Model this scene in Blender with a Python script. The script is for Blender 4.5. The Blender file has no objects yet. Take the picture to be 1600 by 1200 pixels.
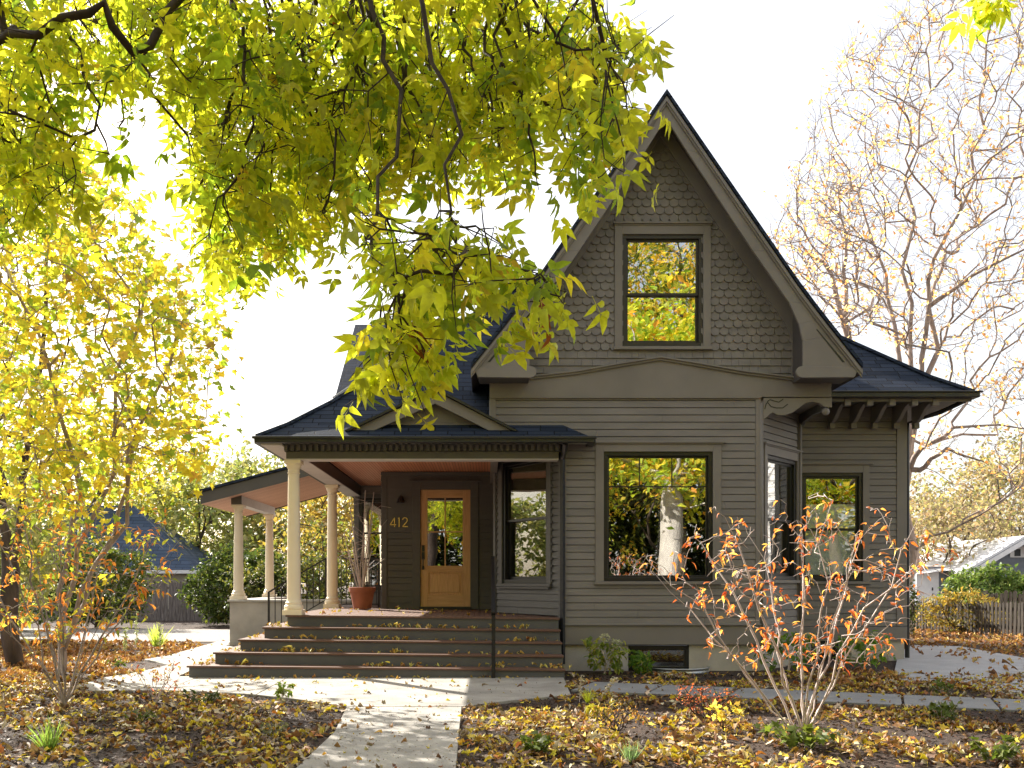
import bpy, math, random
import numpy as np
from mathutils import Vector, noise as mnoise
PI=math.pi
random.seed(7); RNG=np.random.default_rng(11)
C=bpy.context.scene
COL=C.collection
CAMH=1.45; FPX=1500.0; VX=762.0; VY=908.0
def S(Y): return FPX/Y
def PX(px,Y): return (px-VX)*Y/FPX
def PZ(py,Y): return CAMH+(VY-py)*Y/FPX
def P3(px,py,Y): return (PX(px,Y),Y,PZ(py,Y))
def GP(px,py): # point on flat ground
    Y=CAMH*FPX/(py-VY); return (PX(px,Y),Y)
def sstep(a,b,x):
    t=min(1,max(0,(x-a)/(b-a))); return t*t*(3-2*t)
def ground(x,y):
    return -0.12*sstep(16.5,21,y)*sstep(-3.2,-4.6,x)

# ---------------------------------------------------------------- materials
def newmat(name):
    m=bpy.data.materials.new(name); m.use_nodes=True
    nt=m.node_tree; nt.nodes.clear()
    out=nt.nodes.new('ShaderNodeOutputMaterial')
    return m,nt,out
def N(nt,t,**k):
    n=nt.nodes.new(t)
    for a,b in k.items():
        if a in n.inputs: n.inputs[a].default_value=b
        else: setattr(n,a,b)
    return n
def L(nt,a,b): nt.links.new(a,b)
def c4(c): return (c[0],c[1],c[2],1)
def ramp(nt,fac,stops):
    r=nt.nodes.new('ShaderNodeValToRGB'); e=r.color_ramp.elements
    e[0].position=stops[0][0]; e[0].color=c4(stops[0][1])
    e[1].position=stops[1][0]; e[1].color=c4(stops[1][1])
    for p,c in stops[2:]:
        x=e.new(p); x.color=c4(c)
    L(nt,fac,r.inputs[0]); return r.outputs[0]
def noisy(name,c1,c2,scale=6,rough=.6,bump=.15,bscale=60,detail=5,spec=.4,stretch=None,dist=.01,metal=0):
    m,nt,out=newmat(name)
    tc=N(nt,'ShaderNodeTexCoord'); v=tc.outputs['Object']
    if stretch:
        mp=N(nt,'ShaderNodeMapping'); mp.inputs['Scale'].default_value=stretch; L(nt,v,mp.inputs[0]); v=mp.outputs[0]
    n1=N(nt,'ShaderNodeTexNoise',Scale=scale,Detail=detail); L(nt,v,n1.inputs['Vector'])
    col=ramp(nt,n1.outputs[0],[(.3,c1),(.7,c2)])
    n2=N(nt,'ShaderNodeTexNoise',Scale=bscale,Detail=4); L(nt,v,n2.inputs['Vector'])
    b=N(nt,'ShaderNodeBump',Strength=bump,Distance=dist); L(nt,n2.outputs[0],b.inputs['Height'])
    p=N(nt,'ShaderNodeBsdfPrincipled',Roughness=rough,Metallic=metal); p.inputs['Specular IOR Level'].default_value=spec
    L(nt,col,p.inputs['Base Color']); L(nt,b.outputs[0],p.inputs['Normal']); L(nt,p.outputs[0],out.inputs[0])
    return m
M={}
M['siding']=noisy('siding_paint',(.164,.149,.138),(.216,.197,.182),scale=1.3,detail=9,rough=.55,bump=.25,bscale=40,stretch=(1,1,4))
M['trim']=noisy('trim_paint',(.176,.158,.144),(.216,.196,.179),scale=1.6,detail=8,rough=.5,bump=.1)
M['gray']=noisy('riser_paint',(.090,.089,.088),(.112,.110,.108),scale=3,rough=.55,bump=.12)
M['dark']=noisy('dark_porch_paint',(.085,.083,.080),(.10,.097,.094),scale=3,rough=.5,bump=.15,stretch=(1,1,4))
M['olive']=noisy('beam_paint',(.085,.079,.070),(.10,.093,.082),scale=2,rough=.5,bump=.1)
M['black']=noisy('black_metal',(.008,.008,.009),(.012,.012,.013),rough=.35,bump=.03,spec=.5)
M['shakes']=noisy('shake_paint',(.160,.146,.134),(.215,.196,.180),scale=5.5,detail=3,rough=.6,bump=.3,bscale=40,stretch=(1,1,1.3))
M['gutter']=noisy('gutter_metal',(.012,.012,.014),(.02,.02,.022),rough=.38,bump=.03,spec=.5)
M['bronze']=noisy('window_bronze',(.03,.026,.02),(.036,.031,.024),rough=.4,bump=.03)
M['cream']=noisy('cream_paint',(.82,.71,.53),(.86,.75,.57),scale=4,rough=.45,bump=.06)
M['soffit']=noisy('pale_soffit_paint',(.55,.53,.50),(.62,.60,.57),scale=3,rough=.6,bump=.05)
M['concrete']=noisy('concrete_wall',(.36,.33,.29),(.52,.48,.42),scale=2.2,rough=.85,bump=.35,bscale=30,detail=8)
M['cap']=noisy('cap_stone',(.40,.38,.33),(.50,.47,.42),scale=3,rough=.8,bump=.2)
M['terracotta']=noisy('terracotta',(.27,.085,.045),(.36,.125,.07),scale=5,rough=.75,bump=.15)
M['soil']=noisy('potting_soil',(.02,.014,.01),(.05,.035,.02),scale=30,rough=.9,bump=.6)
M['galv']=noisy('galvanised_steel',(.42,.43,.44),(.55,.56,.57),scale=14,rough=.38,bump=.1,metal=.8)
M['brass']=noisy('brass',(.75,.52,.2),(.85,.6,.26),rough=.3,bump=.02,metal=.9)
M['bark']=noisy('bark_brown',(.045,.033,.026),(.13,.10,.08),scale=7,rough=.9,bump=.9,bscale=18,dist=.03,stretch=(1,1,.25))
M['twig']=noisy('twig_bark',(.028,.02,.016),(.07,.05,.04),scale=15,rough=.85,bump=.4)
M['barkgrey']=noisy('bark_grey',(.24,.20,.18),(.42,.36,.32),scale=9,rough=.85,bump=.6,bscale=30)
M['barkwarm']=noisy('bark_warm_brown',(.22,.17,.15),(.46,.38,.34),scale=7,rough=.9,bump=.8,bscale=18,dist=.03,stretch=(1,1,.3))
M['stem']=noisy('shrub_stem',(.40,.32,.30),(.62,.53,.49),scale=12,rough=.6,bump=.3)
M['pale']=noisy('pale_bark',(.30,.28,.26),(.50,.47,.43),scale=5,rough=.9,bump=.9,bscale=14,dist=.03,stretch=(1,1,.3))
M['fencewood']=noisy('weathered_wood',(.05,.043,.036),(.13,.112,.095),scale=5,rough=.9,bump=.5,stretch=(6,6,.6))
M['oldfence']=noisy('old_purple_grey_wood',(.11,.09,.082),(.28,.24,.22),scale=5,rough=.9,bump=.5,stretch=(6,6,.6))
M['blackroom']=noisy('unlit_room_black',(.008,.007,.006),(.012,.011,.01),rough=.9,bump=0)  # near-black box colour stands in for the lack of light indoors
M['whitewall']=noisy('white_boards',(.72,.72,.72),(.8,.8,.8),rough=.7)
M['bluewall']=noisy('blue_grey_boards',(.15,.17,.2),(.19,.21,.24),rough=.7)
M['whiteroof']=noisy('pale_roof',(.62,.63,.66),(.75,.76,.78),rough=.6)
M['tanwall']=noisy('tan_wall',(.4,.36,.3),(.46,.42,.35),rough=.8)
M['wire']=noisy('pale_cable',(.6,.6,.6),(.7,.7,.7),rough=.5)
M['creamflower']=noisy('hydrangea_petals',(.48,.46,.30),(.66,.64,.46),scale=40,rough=.8,bump=.6)
M['shadecloth']=noisy('dark_shade_cloth',(.10,.085,.05),(.13,.11,.065),rough=.9)

def wood(name,c1,c2,axis=(30,30,2.0),rough=.45,bump=.12):
    m,nt,out=newmat(name)
    tc=N(nt,'ShaderNodeTexCoord'); mp=N(nt,'ShaderNodeMapping'); mp.inputs['Scale'].default_value=axis
    L(nt,tc.outputs['Object'],mp.inputs[0])
    n1=N(nt,'ShaderNodeTexNoise',Scale=1.5,Detail=8); n1.inputs['Distortion'].default_value=.8; L(nt,mp.outputs[0],n1.inputs['Vector'])
    col=ramp(nt,n1.outputs[0],[(.3,c1),(.7,c2)])
    b=N(nt,'ShaderNodeBump',Strength=bump,Distance=.003); L(nt,n1.outputs[0],b.inputs['Height'])
    p=N(nt,'ShaderNodeBsdfPrincipled',Roughness=rough)
    L(nt,col,p.inputs['Base Color']); L(nt,b.outputs[0],p.inputs['Normal']); L(nt,p.outputs[0],out.inputs[0]); return m
M['door']=wood('oak_door',(.52,.29,.13),(.70,.43,.21))
M['doorh']=wood('oak_door_rail',(.50,.28,.12),(.67,.41,.20),axis=(2,30,30))
M['deck']=wood('deck_boards',(.10,.052,.036),(.16,.085,.06),axis=(20,2,20),rough=.6)
M['tread']=wood('tread_boards',(.105,.052,.034),(.165,.085,.056),axis=(2,20,20),rough=.6)

def bead(name,axis,pitch,c1,c2):
    m,nt,out=newmat(name)
    tc=N(nt,'ShaderNodeTexCoord'); sp=N(nt,'ShaderNodeSeparateXYZ'); L(nt,tc.outputs['Object'],sp.inputs[0])
    mu=N(nt,'ShaderNodeMath',operation='MULTIPLY'); mu.inputs[1].default_value=1/pitch; L(nt,sp.outputs[axis],mu.inputs[0])
    fr=N(nt,'ShaderNodeMath',operation='FRACT'); L(nt,mu.outputs[0],fr.inputs[0])
    fl=N(nt,'ShaderNodeMath',operation='FLOOR'); L(nt,mu.outputs[0],fl.inputs[0])
    wn=N(nt,'ShaderNodeTexWhiteNoise',noise_dimensions='1D'); L(nt,fl.outputs[0],wn.inputs['W'])
    col=ramp(nt,wn.outputs[0],[(0,c1),(1,c2)])
    g=ramp(nt,fr.outputs[0],[(0,(0,0,0)),(.12,(1,1,1)),(.88,(1,1,1)),(1,(0,0,0))])
    mx=N(nt,'ShaderNodeMix',data_type='RGBA',blend_type='MULTIPLY'); mx.inputs[0].default_value=.75
    L(nt,col,mx.inputs[6]); L(nt,g,mx.inputs[7])
    b=N(nt,'ShaderNodeBump',Strength=.8,Distance=.008); L(nt,g,b.inputs['Height'])
    p=N(nt,'ShaderNodeBsdfPrincipled',Roughness=.5)
    L(nt,mx.outputs[2],p.inputs['Base Color']); L(nt,b.outputs[0],p.inputs['Normal']); L(nt,p.outputs[0],out.inputs[0]); return m
M['ceil']=bead('beadboard_ceiling',0,.055,(.62,.26,.14),(.72,.34,.19))
M['ceil2']=bead('beadboard_wing_ceiling',1,.12,(.6,.33,.22),(.70,.42,.29))
M['shadowpaint']=noisy('shaded_trim_paint',(.075,.068,.066),(.085,.077,.075),rough=.6,bump=.05)  # trim paint darkened, the shadow under the gable overhang is in this colour

def shingle(name,c1,c2,mort,row=.14,bw=.42,rough=.85):
    m,nt,out=newmat(name)
    uv=N(nt,'ShaderNodeUVMap'); uv.uv_map='UVMap'
    nn=N(nt,'ShaderNodeTexNoise',Scale=2.5,Detail=3); L(nt,uv.outputs[0],nn.inputs['Vector'])
    mxv=N(nt,'ShaderNodeMix',data_type='RGBA',blend_type='LINEAR_LIGHT'); mxv.inputs[0].default_value=.012
    L(nt,uv.outputs[0],mxv.inputs[6]); L(nt,nn.outputs[1],mxv.inputs[7])
    br=N(nt,'ShaderNodeTexBrick',Scale=1.0); br.offset=.5; br.offset_frequency=2; br.squash=1.35; br.squash_frequency=3
    br.inputs['Brick Width'].default_value=bw; br.inputs['Row Height'].default_value=row
    br.inputs['Mortar Size'].default_value=.009; br.inputs['Mortar Smooth'].default_value=.3; br.inputs['Bias'].default_value=0
    br.inputs['Color1'].default_value=c4(c1); br.inputs['Color2'].default_value=c4(c2); br.inputs['Mortar'].default_value=c4(mort)
    L(nt,mxv.outputs[2],br.inputs['Vector'])
    ng=N(nt,'ShaderNodeTexNoise',Scale=180,Detail=2); L(nt,uv.outputs[0],ng.inputs['Vector'])
    gr=ramp(nt,ng.outputs[0],[(.3,(.55,.55,.55)),(.7,(1.4,1.4,1.4))])
    mx=N(nt,'ShaderNodeMix',data_type='RGBA',blend_type='MULTIPLY'); mx.inputs[0].default_value=.6
    L(nt,br.outputs[0],mx.inputs[6]); L(nt,gr,mx.inputs[7])
    b=N(nt,'ShaderNodeBump',Strength=.9,Distance=.012); b.invert=True; L(nt,br.outputs['Fac'],b.inputs['Height'])
    b2=N(nt,'ShaderNodeBump',Strength=.5,Distance=.004); L(nt,ng.outputs[0],b2.inputs['Height']); L(nt,b.outputs[0],b2.inputs['Normal'])
    p=N(nt,'ShaderNodeBsdfPrincipled',Roughness=rough); p.inputs['Specular IOR Level'].default_value=.15
    L(nt,mx.outputs[2],p.inputs['Base Color']); L(nt,b2.outputs[0],p.inputs['Normal']); L(nt,p.outputs[0],out.inputs[0]); return m
M['roof']=shingle('asphalt_shingles',(.017,.025,.043),(.034,.046,.074),(.005,.006,.009))
M['roof2']=shingle('neighbour_shingles',(.06,.085,.13),(.09,.12,.18),(.02,.024,.03),row=.22,bw=.7)
M['roof3']=shingle('brown_shingles',(.05,.045,.042),(.075,.068,.062),(.012,.01,.01))

def glassmat(name,refl,tint=(.95,.95,.95)):
    m,nt,out=newmat(name)
    tc=N(nt,'ShaderNodeTexCoord'); n=N(nt,'ShaderNodeTexNoise',Scale=1.3,Detail=1); L(nt,tc.outputs['Object'],n.inputs['Vector'])
    b=N(nt,'ShaderNodeBump',Strength=.14,Distance=.02); L(nt,n.outputs[0],b.inputs['Height'])
    g=N(nt,'ShaderNodeBsdfGlossy',Roughness=.0); g.inputs[0].default_value=c4(tint); L(nt,b.outputs[0],g.inputs['Normal'])
    t=N(nt,'ShaderNodeBsdfTransparent')
    t.inputs[0].default_value=(.93,.95,.93,1)
    mx=N(nt,'ShaderNodeMixShader'); mx.inputs[0].default_value=refl
    L(nt,t.outputs[0],mx.inputs[1]); L(nt,g.outputs[0],mx.inputs[2]); L(nt,mx.outputs[0],out.inputs[0]); return m
M['glass']=glassmat('window_glass',.38)
M['glassd']=glassmat('porch_window_glass',.17)
M['glassb']=glassmat('blind_window_glass',.20)

def blindmat():
    m,nt,out=newmat('cellular_blind')
    tc=N(nt,'ShaderNodeTexCoord'); sp=N(nt,'ShaderNodeSeparateXYZ'); L(nt,tc.outputs['Object'],sp.inputs[0])
    mu=N(nt,'ShaderNodeMath',operation='MULTIPLY'); mu.inputs[1].default_value=38; L(nt,sp.outputs[2],mu.inputs[0])
    fr=N(nt,'ShaderNodeMath',operation='PINGPONG'); fr.inputs[1].default_value=.5; L(nt,mu.outputs[0],fr.inputs[0])
    b=N(nt,'ShaderNodeBump',Strength=.8,Distance=.02); L(nt,fr.outputs[0],b.inputs['Height'])
    p=N(nt,'ShaderNodeBsdfPrincipled',Roughness=.8); p.inputs['Base Color'].default_value=(.9,.92,.84,1)
    L(nt,b.outputs[0],p.inputs['Normal']); L(nt,p.outputs[0],out.inputs[0]); return m
M['blind']=blindmat()

def leafmat(name,trans=.5,rough=.5,gain=1.0,tgain=1.6):
    m,nt,out=newmat(name)
    at=N(nt,'ShaderNodeAttribute'); at.attribute_name='col'
    geo=N(nt,'ShaderNodeTexCoord'); n=N(nt,'ShaderNodeTexNoise',Scale=35,Detail=2); L(nt,geo.outputs['Object'],n.inputs['Vector'])
    r=ramp(nt,n.outputs[0],[(.3,(.8,.8,.8)),(.7,(1.15,1.15,1.15))])
    mx=N(nt,'ShaderNodeMix',data_type='RGBA',blend_type='MULTIPLY'); mx.inputs[0].default_value=1
    L(nt,at.outputs[0],mx.inputs[6]); L(nt,r,mx.inputs[7])
    d=N(nt,'ShaderNodeBsdfPrincipled',Roughness=rough); d.inputs['Specular IOR Level'].default_value=.35; L(nt,mx.outputs[2],d.inputs['Base Color'])
    sc=N(nt,'ShaderNodeMix',data_type='RGBA',blend_type='MULTIPLY'); sc.inputs[0].default_value=1; sc.inputs[7].default_value=(tgain,tgain,tgain*.55,1)
    L(nt,mx.outputs[2],sc.inputs[6])
    t=N(nt,'ShaderNodeBsdfTranslucent'); L(nt,sc.outputs[2],t.inputs[0])
    ms=N(nt,'ShaderNodeMixShader'); ms.inputs[0].default_value=trans
    L(nt,d.outputs[0],ms.inputs[1]); L(nt,t.outputs[0],ms.inputs[2]); L(nt,ms.outputs[0],out.inputs[0]); return m
M['leaf']=leafmat('living_leaf',.58,tgain=2.05)
M['farleaf']=leafmat('distant_leaf',.45,tgain=.95)
M['mapleleaf']=leafmat('maple_leaf',.5,tgain=1.35)
M['litter']=leafmat('fallen_leaf',.18,rough=.65,tgain=1.2)

def groundmat():
    m,nt,out=newmat('mulch_ground')
    tc=N(nt,'ShaderNodeTexCoord')
    n1=N(nt,'ShaderNodeTexNoise',Scale=28,Detail=8,Roughness=.7); L(nt,tc.outputs['Object'],n1.inputs['Vector'])
    n2=N(nt,'ShaderNodeTexNoise',Scale=1.3,Detail=3); L(nt,tc.outputs['Object'],n2.inputs['Vector'])
    a=ramp(nt,n1.outputs[0],[(.35,(.018,.011,.008)),(.55,(.06,.036,.026)),(.75,(.13,.085,.06))])
    b_=ramp(nt,n2.outputs[0],[(.4,(.8,.8,.8)),(.65,(1.3,1.2,1.0))])
    mx=N(nt,'ShaderNodeMix',data_type='RGBA',blend_type='MULTIPLY'); mx.inputs[0].default_value=1; L(nt,a,mx.inputs[6]); L(nt,b_,mx.inputs[7])
    bm=N(nt,'ShaderNodeBump',Strength=1,Distance=.04); L(nt,n1.outputs[0],bm.inputs['Height'])
    p=N(nt,'ShaderNodeBsdfPrincipled',Roughness=.95); L(nt,mx.outputs[2],p.inputs['Base Color']); L(nt,bm.outputs[0],p.inputs['Normal']); L(nt,p.outputs[0],out.inputs[0]); return m
M['ground']=groundmat()
def slabmat(name,c1,c2,stain):
    m,nt,out=newmat(name)
    tc=N(nt,'ShaderNodeTexCoord')
    n1=N(nt,'ShaderNodeTexNoise',Scale=1.6,Detail=8,Roughness=.65); L(nt,tc.outputs['Object'],n1.inputs['Vector'])
    n2=N(nt,'ShaderNodeTexNoise',Scale=90,Detail=3); L(nt,tc.outputs['Object'],n2.inputs['Vector'])
    n3=N(nt,'ShaderNodeTexVoronoi',Scale=9); L(nt,tc.outputs['Object'],n3.inputs['Vector'])
    a=ramp(nt,n1.outputs[0],[(.3,c1),(.7,c2)])
    s=ramp(nt,n3.outputs['Distance'],[(.03,stain),(.10,(1,1,1))])
    g=ramp(nt,n2.outputs[0],[(.35,(.8,.8,.8)),(.65,(1.1,1.1,1.1))])
    m1=N(nt,'ShaderNodeMix',data_type='RGBA',blend_type='MULTIPLY'); m1.inputs[0].default_value=1; L(nt,a,m1.inputs[6]); L(nt,s,m1.inputs[7])
    m2=N(nt,'ShaderNodeMix',data_type='RGBA',blend_type='MULTIPLY'); m2.inputs[0].default_value=1; L(nt,m1.outputs[2],m2.inputs[6]); L(nt,g,m2.inputs[7])
    b=N(nt,'ShaderNodeBump',Strength=.35,Distance=.006); L(nt,n2.outputs[0],b.inputs['Height'])
    p=N(nt,'ShaderNodeBsdfPrincipled',Roughness=.85); L(nt,m2.outputs[2],p.inputs['Base Color']); L(nt,b.outputs[0],p.inputs['Normal']); L(nt,p.outputs[0],out.inputs[0]); return m
M['slab']=slabmat('concrete_path',(.21,.195,.175),(.42,.395,.355),(.5,.45,.4))
M['paver']=slabmat('stone_pavers',(.20,.20,.205),(.28,.28,.285),(.6,.6,.6))
M['drive']=slabmat('driveway_concrete',(.34,.34,.36),(.46,.46,.48),(.7,.7,.7))
M['gravel']=noisy('gravel',(.20,.18,.16),(.40,.37,.34),scale=60,rough=.95,bump=.9,bscale=80)

# ---------------------------------------------------------------- mesh helpers
class MB:
    def __init__(s): s.v=[]; s.f=[]; s.uv=None
    def add(s,vs,fs,uvs=None):
        o=len(s.v); s.v+= [tuple(x) for x in vs]; s.f+=[tuple(i+o for i in f) for f in fs]
    def box(s,x0,x1,y0,y1,z0,z1):
        s.add([(x0,y0,z0),(x1,y0,z0),(x1,y1,z0),(x0,y1,z0),(x0,y0,z1),(x1,y0,z1),(x1,y1,z1),(x0,y1,z1)],
              [(0,3,2,1),(4,5,6,7),(0,1,5,4),(1,2,6,5),(2,3,7,6),(3,0,4,7)])
    def fbox(s,F,u0,u1,n0,n1,z0,z1,n1t=None,taper=None):
        nt=n1 if n1t is None else n1t
        s.add([F(u0,n1,z0),F(u1,n1,z0),F(u1,n0,z0),F(u0,n0,z0),F(u0,nt,z1),F(u1,nt,z1),F(u1,n0,z1),F(u0,n0,z1)],
              [(0,3,2,1),(4,5,6,7),(0,1,5,4),(1,2,6,5),(2,3,7,6),(3,0,4,7)])
    def prism(s,poly,F,n0,n1):
        k=len(poly)
        # signed area for orientation
        a=sum(poly[i][0]*poly[(i+1)%k][1]-poly[(i+1)%k][0]*poly[i][1] for i in range(k))
        if a<0: poly=poly[::-1]
        vs=[F(u,n1,z) for u,z in poly]+[F(u,n0,z) for u,z in poly]
        fs=[tuple(range(k)),tuple(range(2*k-1,k-1,-1))]+[(i,i+k,(i+1)%k+k,(i+1)%k) for i in range(k)]
        s.add(vs,fs)
    def tube(s,pts,r,n=6,cap=True):
        pts=[Vector(p) for p in pts]; k=len(pts)
        rs=r if isinstance(r,(list,tuple,np.ndarray)) else [r]*k
        o=len(s.v); up=Vector((0,0,1)); 
        t0=(pts[1]-pts[0]).normalized()
        a=t0.cross(up)
        if a.length<.01: a=t0.cross(Vector((1,0,0)))
        a.normalize()
        for i in range(k):
            t=(pts[min(i+1,k-1)]-pts[max(i-1,0)])
            if t.length<1e-9: t=t0
            t=t.normalized()
            a=(a-t*a.dot(t)); 
            if a.length<1e-6: a=t.orthogonal()
            a.normalize(); b=t.cross(a)
            for j in range(n):
                w=2*PI*j/n
                q=pts[i]+(a*math.cos(w)+b*math.sin(w))*rs[i]; s.v.append((q.x,q.y,q.z))
        for i in range(k-1):
            for j in range(n):
                s.f.append((o+i*n+j,o+i*n+(j+1)%n,o+(i+1)*n+(j+1)%n,o+(i+1)*n+j))
        if cap:
            s.f.append(tuple(o+j for j in range(n))[::-1]); s.f.append(tuple(o+(k-1)*n+j for j in range(n)))
    def lathe(s,prof,cx,cy,n=28,flutes=0):
        o=len(s.v); k=len(prof)
        for r,z in prof:
            for j in range(n):
                w=2*PI*j/n; s.v.append((cx+r*math.cos(w),cy+r*math.sin(w),z))
        for i in range(k-1):
            for j in range(n): s.f.append((o+i*n+j,o+i*n+(j+1)%n,o+(i+1)*n+(j+1)%n,o+(i+1)*n+j))
        s.f.append(tuple(o+j for j in range(n))[::-1]); s.f.append(tuple(o+(k-1)*n+j for j in range(n)))
    def build(s,name,mat,parent=None,smooth=False,bevel=0,uv=None):
        me=bpy.data.meshes.new(name); me.from_pydata(s.v,[],s.f); me.validate()
        me.materials.append(mat)
        if uv:
            l=me.uv_layers.new(name='UVMap')
            for p in me.polygons:
                for li in p.loop_indices:
                    l.data[li].uv=uv(Vector(s.v[me.loops[li].vertex_index]),p.normal)
        if smooth: me.polygons.foreach_set('use_smooth',[True]*len(me.polygons))
        o=bpy.data.objects.new(name,me); COL.objects.link(o)
        if parent is not None:
            o.parent=parent; o.matrix_parent_inverse=mpi(parent)
        if bevel:
            b=o.modifiers.new('b','BEVEL'); b.width=bevel; b.segments=2; b.limit_method='ANGLE'; b.angle_limit=.6
            b.use_clamp_overlap=True
        return o
def build_each(mb,name,mat,parent=None,**k):
    # one object per separate piece of the builder
    par=list(range(len(mb.v)))
    def fd(a):
        while par[a]!=a: par[a]=par[par[a]]; a=par[a]
        return a
    for f in mb.f:
        for i in f[1:]: par[fd(i)]=fd(f[0])
    comps={}
    for f in mb.f: comps.setdefault(fd(f[0]),[]).append(f)
    out=[]
    for c,fs in comps.items():
        ids=sorted({i for f in fs for i in f}); mp={a:b for b,a in enumerate(ids)}
        q=MB(); q.v=[mb.v[i] for i in ids]; q.f=[tuple(mp[i] for i in f) for f in fs]
        out.append(q.build(name,mat,parent,**k))
    return out
def mpi(parent):
    m=world_of(parent); return m.inverted()
def world_of(o):
    from mathutils import Matrix
    m=Matrix.Translation(o.location)
    if o.parent is not None: m=world_of(o.parent)@o.matrix_parent_inverse@m
    return m
def empty(name,loc,label=None,cat=None,group=None):
    o=bpy.data.objects.new(name,None); COL.objects.link(o); o.location=loc; o.empty_display_size=.2
    if label: tag(o,label,cat,group)
    return o
def tag(o,label=None,cat=None,group=None,kind=None):
    if label: o['label']=label
    if cat: o['category']=cat
    if group: o['group']=group
    if kind: o['kind']=kind
    return o
def frame(ox,oy,ux,uy):
    l=math.hypot(ux,uy); ux/=l; uy/=l; nx,ny=uy,-ux
    def F(u,n,z): return (ox+ux*u+nx*n, oy+uy*u+ny*n, z)
    return F
def roofuv(v,n):
    # u along horizontal, v up the slope
    n=Vector(n)
    h=Vector((n.y,-n.x,0))
    if h.length<1e-4: h=Vector((1,0,0))
    h.normalize(); up=n.cross(h)
    if up.z<0: up=-up
    return (v.dot(h), v.dot(up))

# ---------------------------------------------------------------- camera, light
cam=bpy.data.cameras.new('camera'); co=bpy.data.objects.new('camera',cam); COL.objects.link(co)
co.location=(0,0,CAMH); co.rotation_euler=(PI/2,0,0)
cam.sensor_width=36; cam.lens=36*FPX/1600; cam.shift_x=(800-VX)/1600; cam.shift_y=(VY-600)/1600
cam.clip_end=2000; cam.clip_start=.05; C.camera=co
SUN=Vector((-.64,.77,0)).normalized()*math.cos(math.radians(34))+Vector((0,0,math.sin(math.radians(34))))
w=bpy.data.worlds.new('World'); C.world=w; w.use_nodes=True; nt=w.node_tree
sky=nt.nodes.new('ShaderNodeTexSky'); sky.sky_type='NISHITA'; sky.sun_disc=False
sky.sun_elevation=math.radians(34); sky.sun_rotation=math.atan2(SUN.x,SUN.y); sky.dust_density=3.0; sky.air_density=1.0; sky.ozone_density=1.0
wmx=nt.nodes.new('ShaderNodeMix'); wmx.data_type='RGBA'; wmx.inputs[0].default_value=.54; wmx.inputs[7].default_value=(4.35,4.15,3.85,1)
nt.links.new(sky.outputs[0],wmx.inputs[6]); nt.links.new(wmx.outputs[2],nt.nodes['Background'].inputs[0]); nt.nodes['Background'].inputs[1].default_value=.112
sl=bpy.data.lights.new('sun','SUN'); sl.energy=5.0; sl.angle=math.radians(.5); sl.color=(1,.93,.82)
so=bpy.data.objects.new('sun',sl); COL.objects.link(so); so.rotation_euler=SUN.to_track_quat('Z','Y').to_euler(); so.location=(-20,20,20)
C.view_settings.view_transform='Standard'; C.view_settings.look='None'; C.view_settings.exposure=1.5; C.view_settings.gamma=1

# ================================================================ HOUSE
YF=15.5; SF=S(YF)
FF=frame(0,YF,1,0)              # front facade frame: u = X
house=empty('house',(0,16.5,0),'dark taupe two storey shingled house with steep front gable and wide wooden porch steps','house')
def fx(px): return (px-VX)/SF
def fz(py): return CAMH+(VY-py)/SF
FLOOR=.89
XL,XR=.03,5.53          # upper gable wall
BL,BR=1.22,4.40         # bay front face
CEIL=CAMH+2.18
OL=frame(BL,YF,.15-BL,1.8)   # left oblique: u from front corner going back-left -> need outward normal toward viewer
def oblique(x0,y0,x1,y1): return frame(x0,y0,x1-x0,y1-y0), math.hypot(x1-x0,y1-y0)
OLF,OLL=oblique(.15,17.3,BL,YF)
ORF,ORL=oblique(BR,YF,5.37,16.65)
YR=17.5; RF=frame(0,YR,1,0); RX0,RX1=5.65,7.60
def rx(px): return (px-VX)/S(YR)
def rz(py): return CAMH+(VY-py)/S(YR)
PITCH=.1165

def siding(mb,F,u0,u1,z0,z1,pitch=PITCH,holes=()):
    z=z0
    def piece(a,b,za,zb,zr):
        if b-a<.004 or zb-za<.004: return
        def nn(zz): return .026-.012*(zz-zr)/(pitch+.015)
        zc=min(zb,zr+pitch-.011)
        if zc-za>.004: mb.fbox(F,a,b,-.012,nn(za),za,zc,n1t=nn(zc))
        mb.fbox(F,a,b,-.014,-.0125,za,zb)
    jr=random.Random(int((u0+z0)*1000)%997)
    while z<z1-1e-4:
        zt=min(z+pitch,z1)
        segs=[(u0,u1)]
        if u1-u0>2.0 and jr.random()<.8:
            j_=jr.uniform(u0+.3,u1-.3); segs=[(u0,j_-.0015),(j_+.0015,u1)]
        for (a,b,c,d) in holes:
            if d<=z or c>=zt: continue
            ns=[]
            for (p,q) in segs:
                if b<=p or a>=q: ns.append((p,q)); continue
                if a>p: ns.append((p,a))
                if b<q: ns.append((b,q))
                aa,bb=max(a,p),min(b,q)
                if c>z: piece(aa,bb,z,c,z)
                if d<zt: piece(aa,bb,d,zt,z)
            segs=ns
        for p,q in segs: piece(p,q,z,zt,z)
        z+=pitch
def ring(mb,F,u0,u1,z0,z1,w,n0,n1,wt=None,wb=None):
    wt=w if wt is None else wt; wb=w if wb is None else wb
    mb.fbox(F,u0,u1,n0,n1,z1-wt,z1); mb.fbox(F,u0,u1,n0,n1,z0,z0+wb)
    mb.fbox(F,u0,u0+w,n0,n1,z0+wb,z1-wt); mb.fbox(F,u1-w,u1,n0,n1,z0+wb,z1-wt)
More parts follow.
